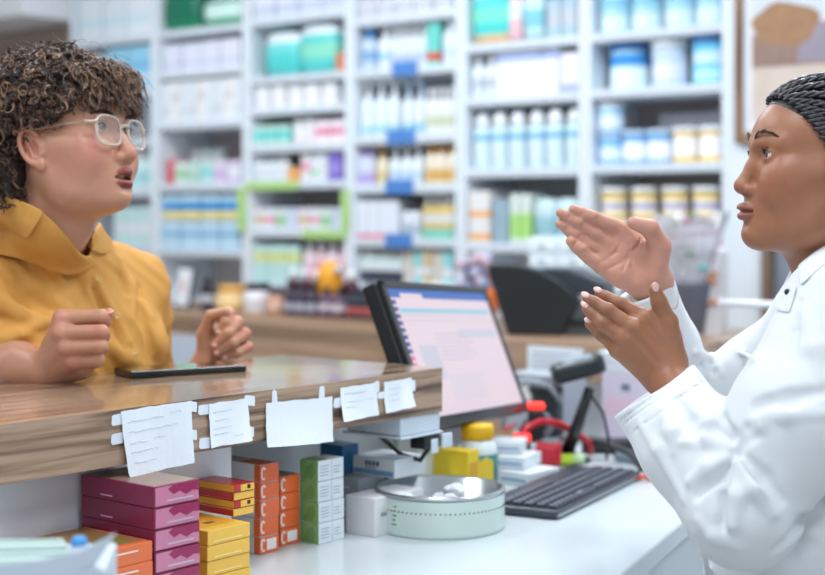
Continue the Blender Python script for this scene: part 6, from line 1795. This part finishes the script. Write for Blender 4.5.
# lab coat
S = Sculpt(axis((.24, .52, .0026), (.52, .92, .004)), axis((1.62, 2.16, .0026), (2.16, 2.42, .005)), axis((.46, .80, .012), (.80, 1.36, .0026)))
S.cone(px3(842, 312, 1.865), px3(822, 312, 2.15), .064, .060, .05)
S.cone(NP+np.array([0.005, .01, -.02]), NP+np.array([0, .01, .012]), .080, .070, .05)
S.ell((.640, 2.01, 1.10), (.135, .195, .20), None, .06); S.ell((.595, 2.01, .90), (.160, .195, .20), None, .08)
S.cone((.590, 2.01, .86), (.590, 2.01, .52), .185, .20, .08)
S.cone((.470, 1.92, .93), (.455, 1.90, .50), .070, .085, .06)
S.chain([SN, px3(792, 425, 1.79), px3(744, 510, 1.775)], [.078, .074, .066], .035)
S.chain([px3(744, 510, 1.775), px3(694, 447, 1.85), px3(646, 382, 1.945)], [.066, .065, .0615], .022)
S.chain([SF_, px3(768, 376, 2.20), EF], [.068, .066, .060], .03); S.chain([EF, px3(669, 352, 2.17), px3(643, 284, 2.108)], [.054, .045, .044], .02)
# cuffs: cut flat and hollow
ax1 = px3(649, 386, 1.94)-px3(694, 447, 1.85); ax1 /= np.linalg.norm(ax1)
n1 = np.array([ax1[0], ax1[1]*.15, ax1[2]]); n1 /= np.linalg.norm(n1); c1 = px3(653, 391, 1.932)
S.half(c1, n1, c1-.10, c1+.10, .0015); S.cone(c1-ax1*.022, c1+ax1*.05, .049, .050, .004, True)
ax2 = px3(643, 284, 2.108)-px3(669, 352, 2.17); ax2 /= np.linalg.norm(ax2); c2_ = px3(648, 290, 2.112)
S.half(c2_, np.array([ax2[0], ax2[1]*.3, ax2[2]]), c2_-.07, c2_+.07, .003); S.cone(c2_-ax2*.02, c2_+ax2*.05, .036, .037, .004, True)
# collar band and neck opening
S.cone(NP+np.array([.004, .0, .0]), NP+np.array([-.008, -.002, .040]), .074, .066, .012)
S.cone(NP+np.array([0, 0, -.03]), HP.w(-.030, 0, -.10), .0605, .0590, .004, True)
S.half(NP+np.array([-.012, 0, .036]), np.array([-.45, -.05, 1]), NP+np.array([-.12, -.1, -.02]), NP+np.array([.12, .1, .13]), .004)
S.cone(NP+np.array([-.075, 0, .03]), NP+np.array([-.105, 0, -.06]), .026, .004, .008, True)
def wobc(X, Y, Z):
    u = X*.8+Z*.6; v = X*.6-Z*.8
    return (.0010*np.sin(30*u+6*np.sin(9*v)+Y*20)+.0006*np.sin(85*v+5*np.sin(17*u)))
S.noise(1.0, wobc)
for pts, r, h, k in [
    ([(724, 418), (730, 436), (735, 456)], .010, -.007, .012),
    ([(682, 443), (706, 440), (732, 450)], .010, .006, .012), ([(690, 430), (712, 428), (730, 440)], .009, -.005, .010),
    ([(734, 460), (716, 476), (698, 496)], .010, -.007, .012), ([(728, 458), (708, 468), (690, 482)], .010, .006, .012),
    ([(735, 468), (728, 498), (722, 530)], .009, -.006, .012), ([(738, 466), (738, 496), (734, 526)], .010, .006, .013),
    ([(740, 462), (756, 488), (772, 514)], .011, .007, .014), ([(742, 456), (764, 478), (782, 500)], .010, -.006, .012),
    ([(736, 452), (752, 430), (764, 402)], .010, -.005, .014), ([(744, 446), (764, 424), (778, 400)], .011, .005, .014),
    ([(752, 420), (785, 416), (822, 414)], .009, .004, .012), ([(756, 405), (788, 398), (823, 392)], .010, -.004, .014),
    ([(664, 410), (672, 432), (674, 452)], .009, .004, .012), ([(676, 398), (690, 420), (696, 440)], .009, -.004, .012), ([(642, 424), (660, 450), (684, 500)], .008, .0035, .012),
    ([(776, 548), (800, 524), (822, 499)], .010, -.007, .012), ([(700, 520), (716, 536), (740, 546)], .010, .004, .012),
    ([(800, 300), (796, 330), (792, 362)], .006, -.003, .008), ([(806, 312), (815, 350), (824, 380)], .012, .004, .016),
    ([(800, 555), (812, 535), (824, 520)], .010, .004, .012), ([(690, 545), (694, 574)], .008, -.004, .010), ([(704, 552), (708, 574)], .009, .004, .012),
    ([(694, 352), (712, 358), (722, 374)], .008, .005, .010), ([(700, 366), (716, 372)], .008, -.005, .010), ([(716, 350), (740, 352), (756, 360)], .009, .004, .012),
    ([(668, 318), (676, 336), (684, 352)], .007, -.003, .010)]:
    S.crease(pts, r*.9, h*1.5, k*.75, 1.5, 2.4)
for dx, dy in ((4, 6), (7.5, 11), (17, 25)):                              # stitched hem lines of the cuff
    S.crease([(616+dx, 418+dy*.6), (630+dx, 407+dy*.6), (645+dx, 396+dy*.6), (660+dx, 385+dy*.6), (675+dx, 374+dy*.6), (688+dx, 365+dy*.6)], .0024, -.0011, .0015, 1.6, 2.3)
S.crease([(799, 282), (806, 275), (815, 268), (826, 262)], .004, -.0025, .003, 1.6, 2.3)
coatm = mat('cotton_white', srgb(222, 226, 230), .85, bump=.2, bscale=1100)
coat, _, _ = lump('lab_coat', S, PR, coatm)
# stand collar and the loose end of the front band with a dark press stud
patch('collar', [(797, 266), (804, 260), (812, 253.5), (820, 248), (830, 243), (842, 239), (856, 237)], [(800, 286), (808, 279), (816, 271), (825, 264), (836, 258), (848, 254), (862, 252)], .006, 2.0, (SP_, S), coatm, PR, 1.6, 2.3, 5, .003)
patch('front_band', [(783, 284), (788, 283), (793, 283.5), (797, 286)], [(775, 309), (779, 311), (784, 312.5), (789, 313)], .005, 1.96, (S,), coatm, PR, 1.6, 2.3, 5, .003)
q = over([(787.5, 292)], .008, 1.96, (S,), 1.6, 2.3)[0]
b = MBl(); b.ball(px3(*q), .0042, n=14); b.fin('press_stud', mat('stud_dark', srgb(46, 46, 52), .3, metal=.6), PR)
# trousers
S = Sculpt(axis((.42, .80, .012)), axis((1.80, 2.22, .012)), axis((.06, .90, .012)))
for s in (-1, 1):
    hp = np.array([.60, 2.01+s*.08, .78]); S.cone(hp, hp+np.array([0, 0, -.33]), .105, .078, .05); S.cone(hp+np.array([0, 0, -.33]), np.array([.60, hp[1], .10]), .078, .064, .03)
lump('trousers', S, PR, mat('trousers_grey', srgb(70, 76, 88), .8))
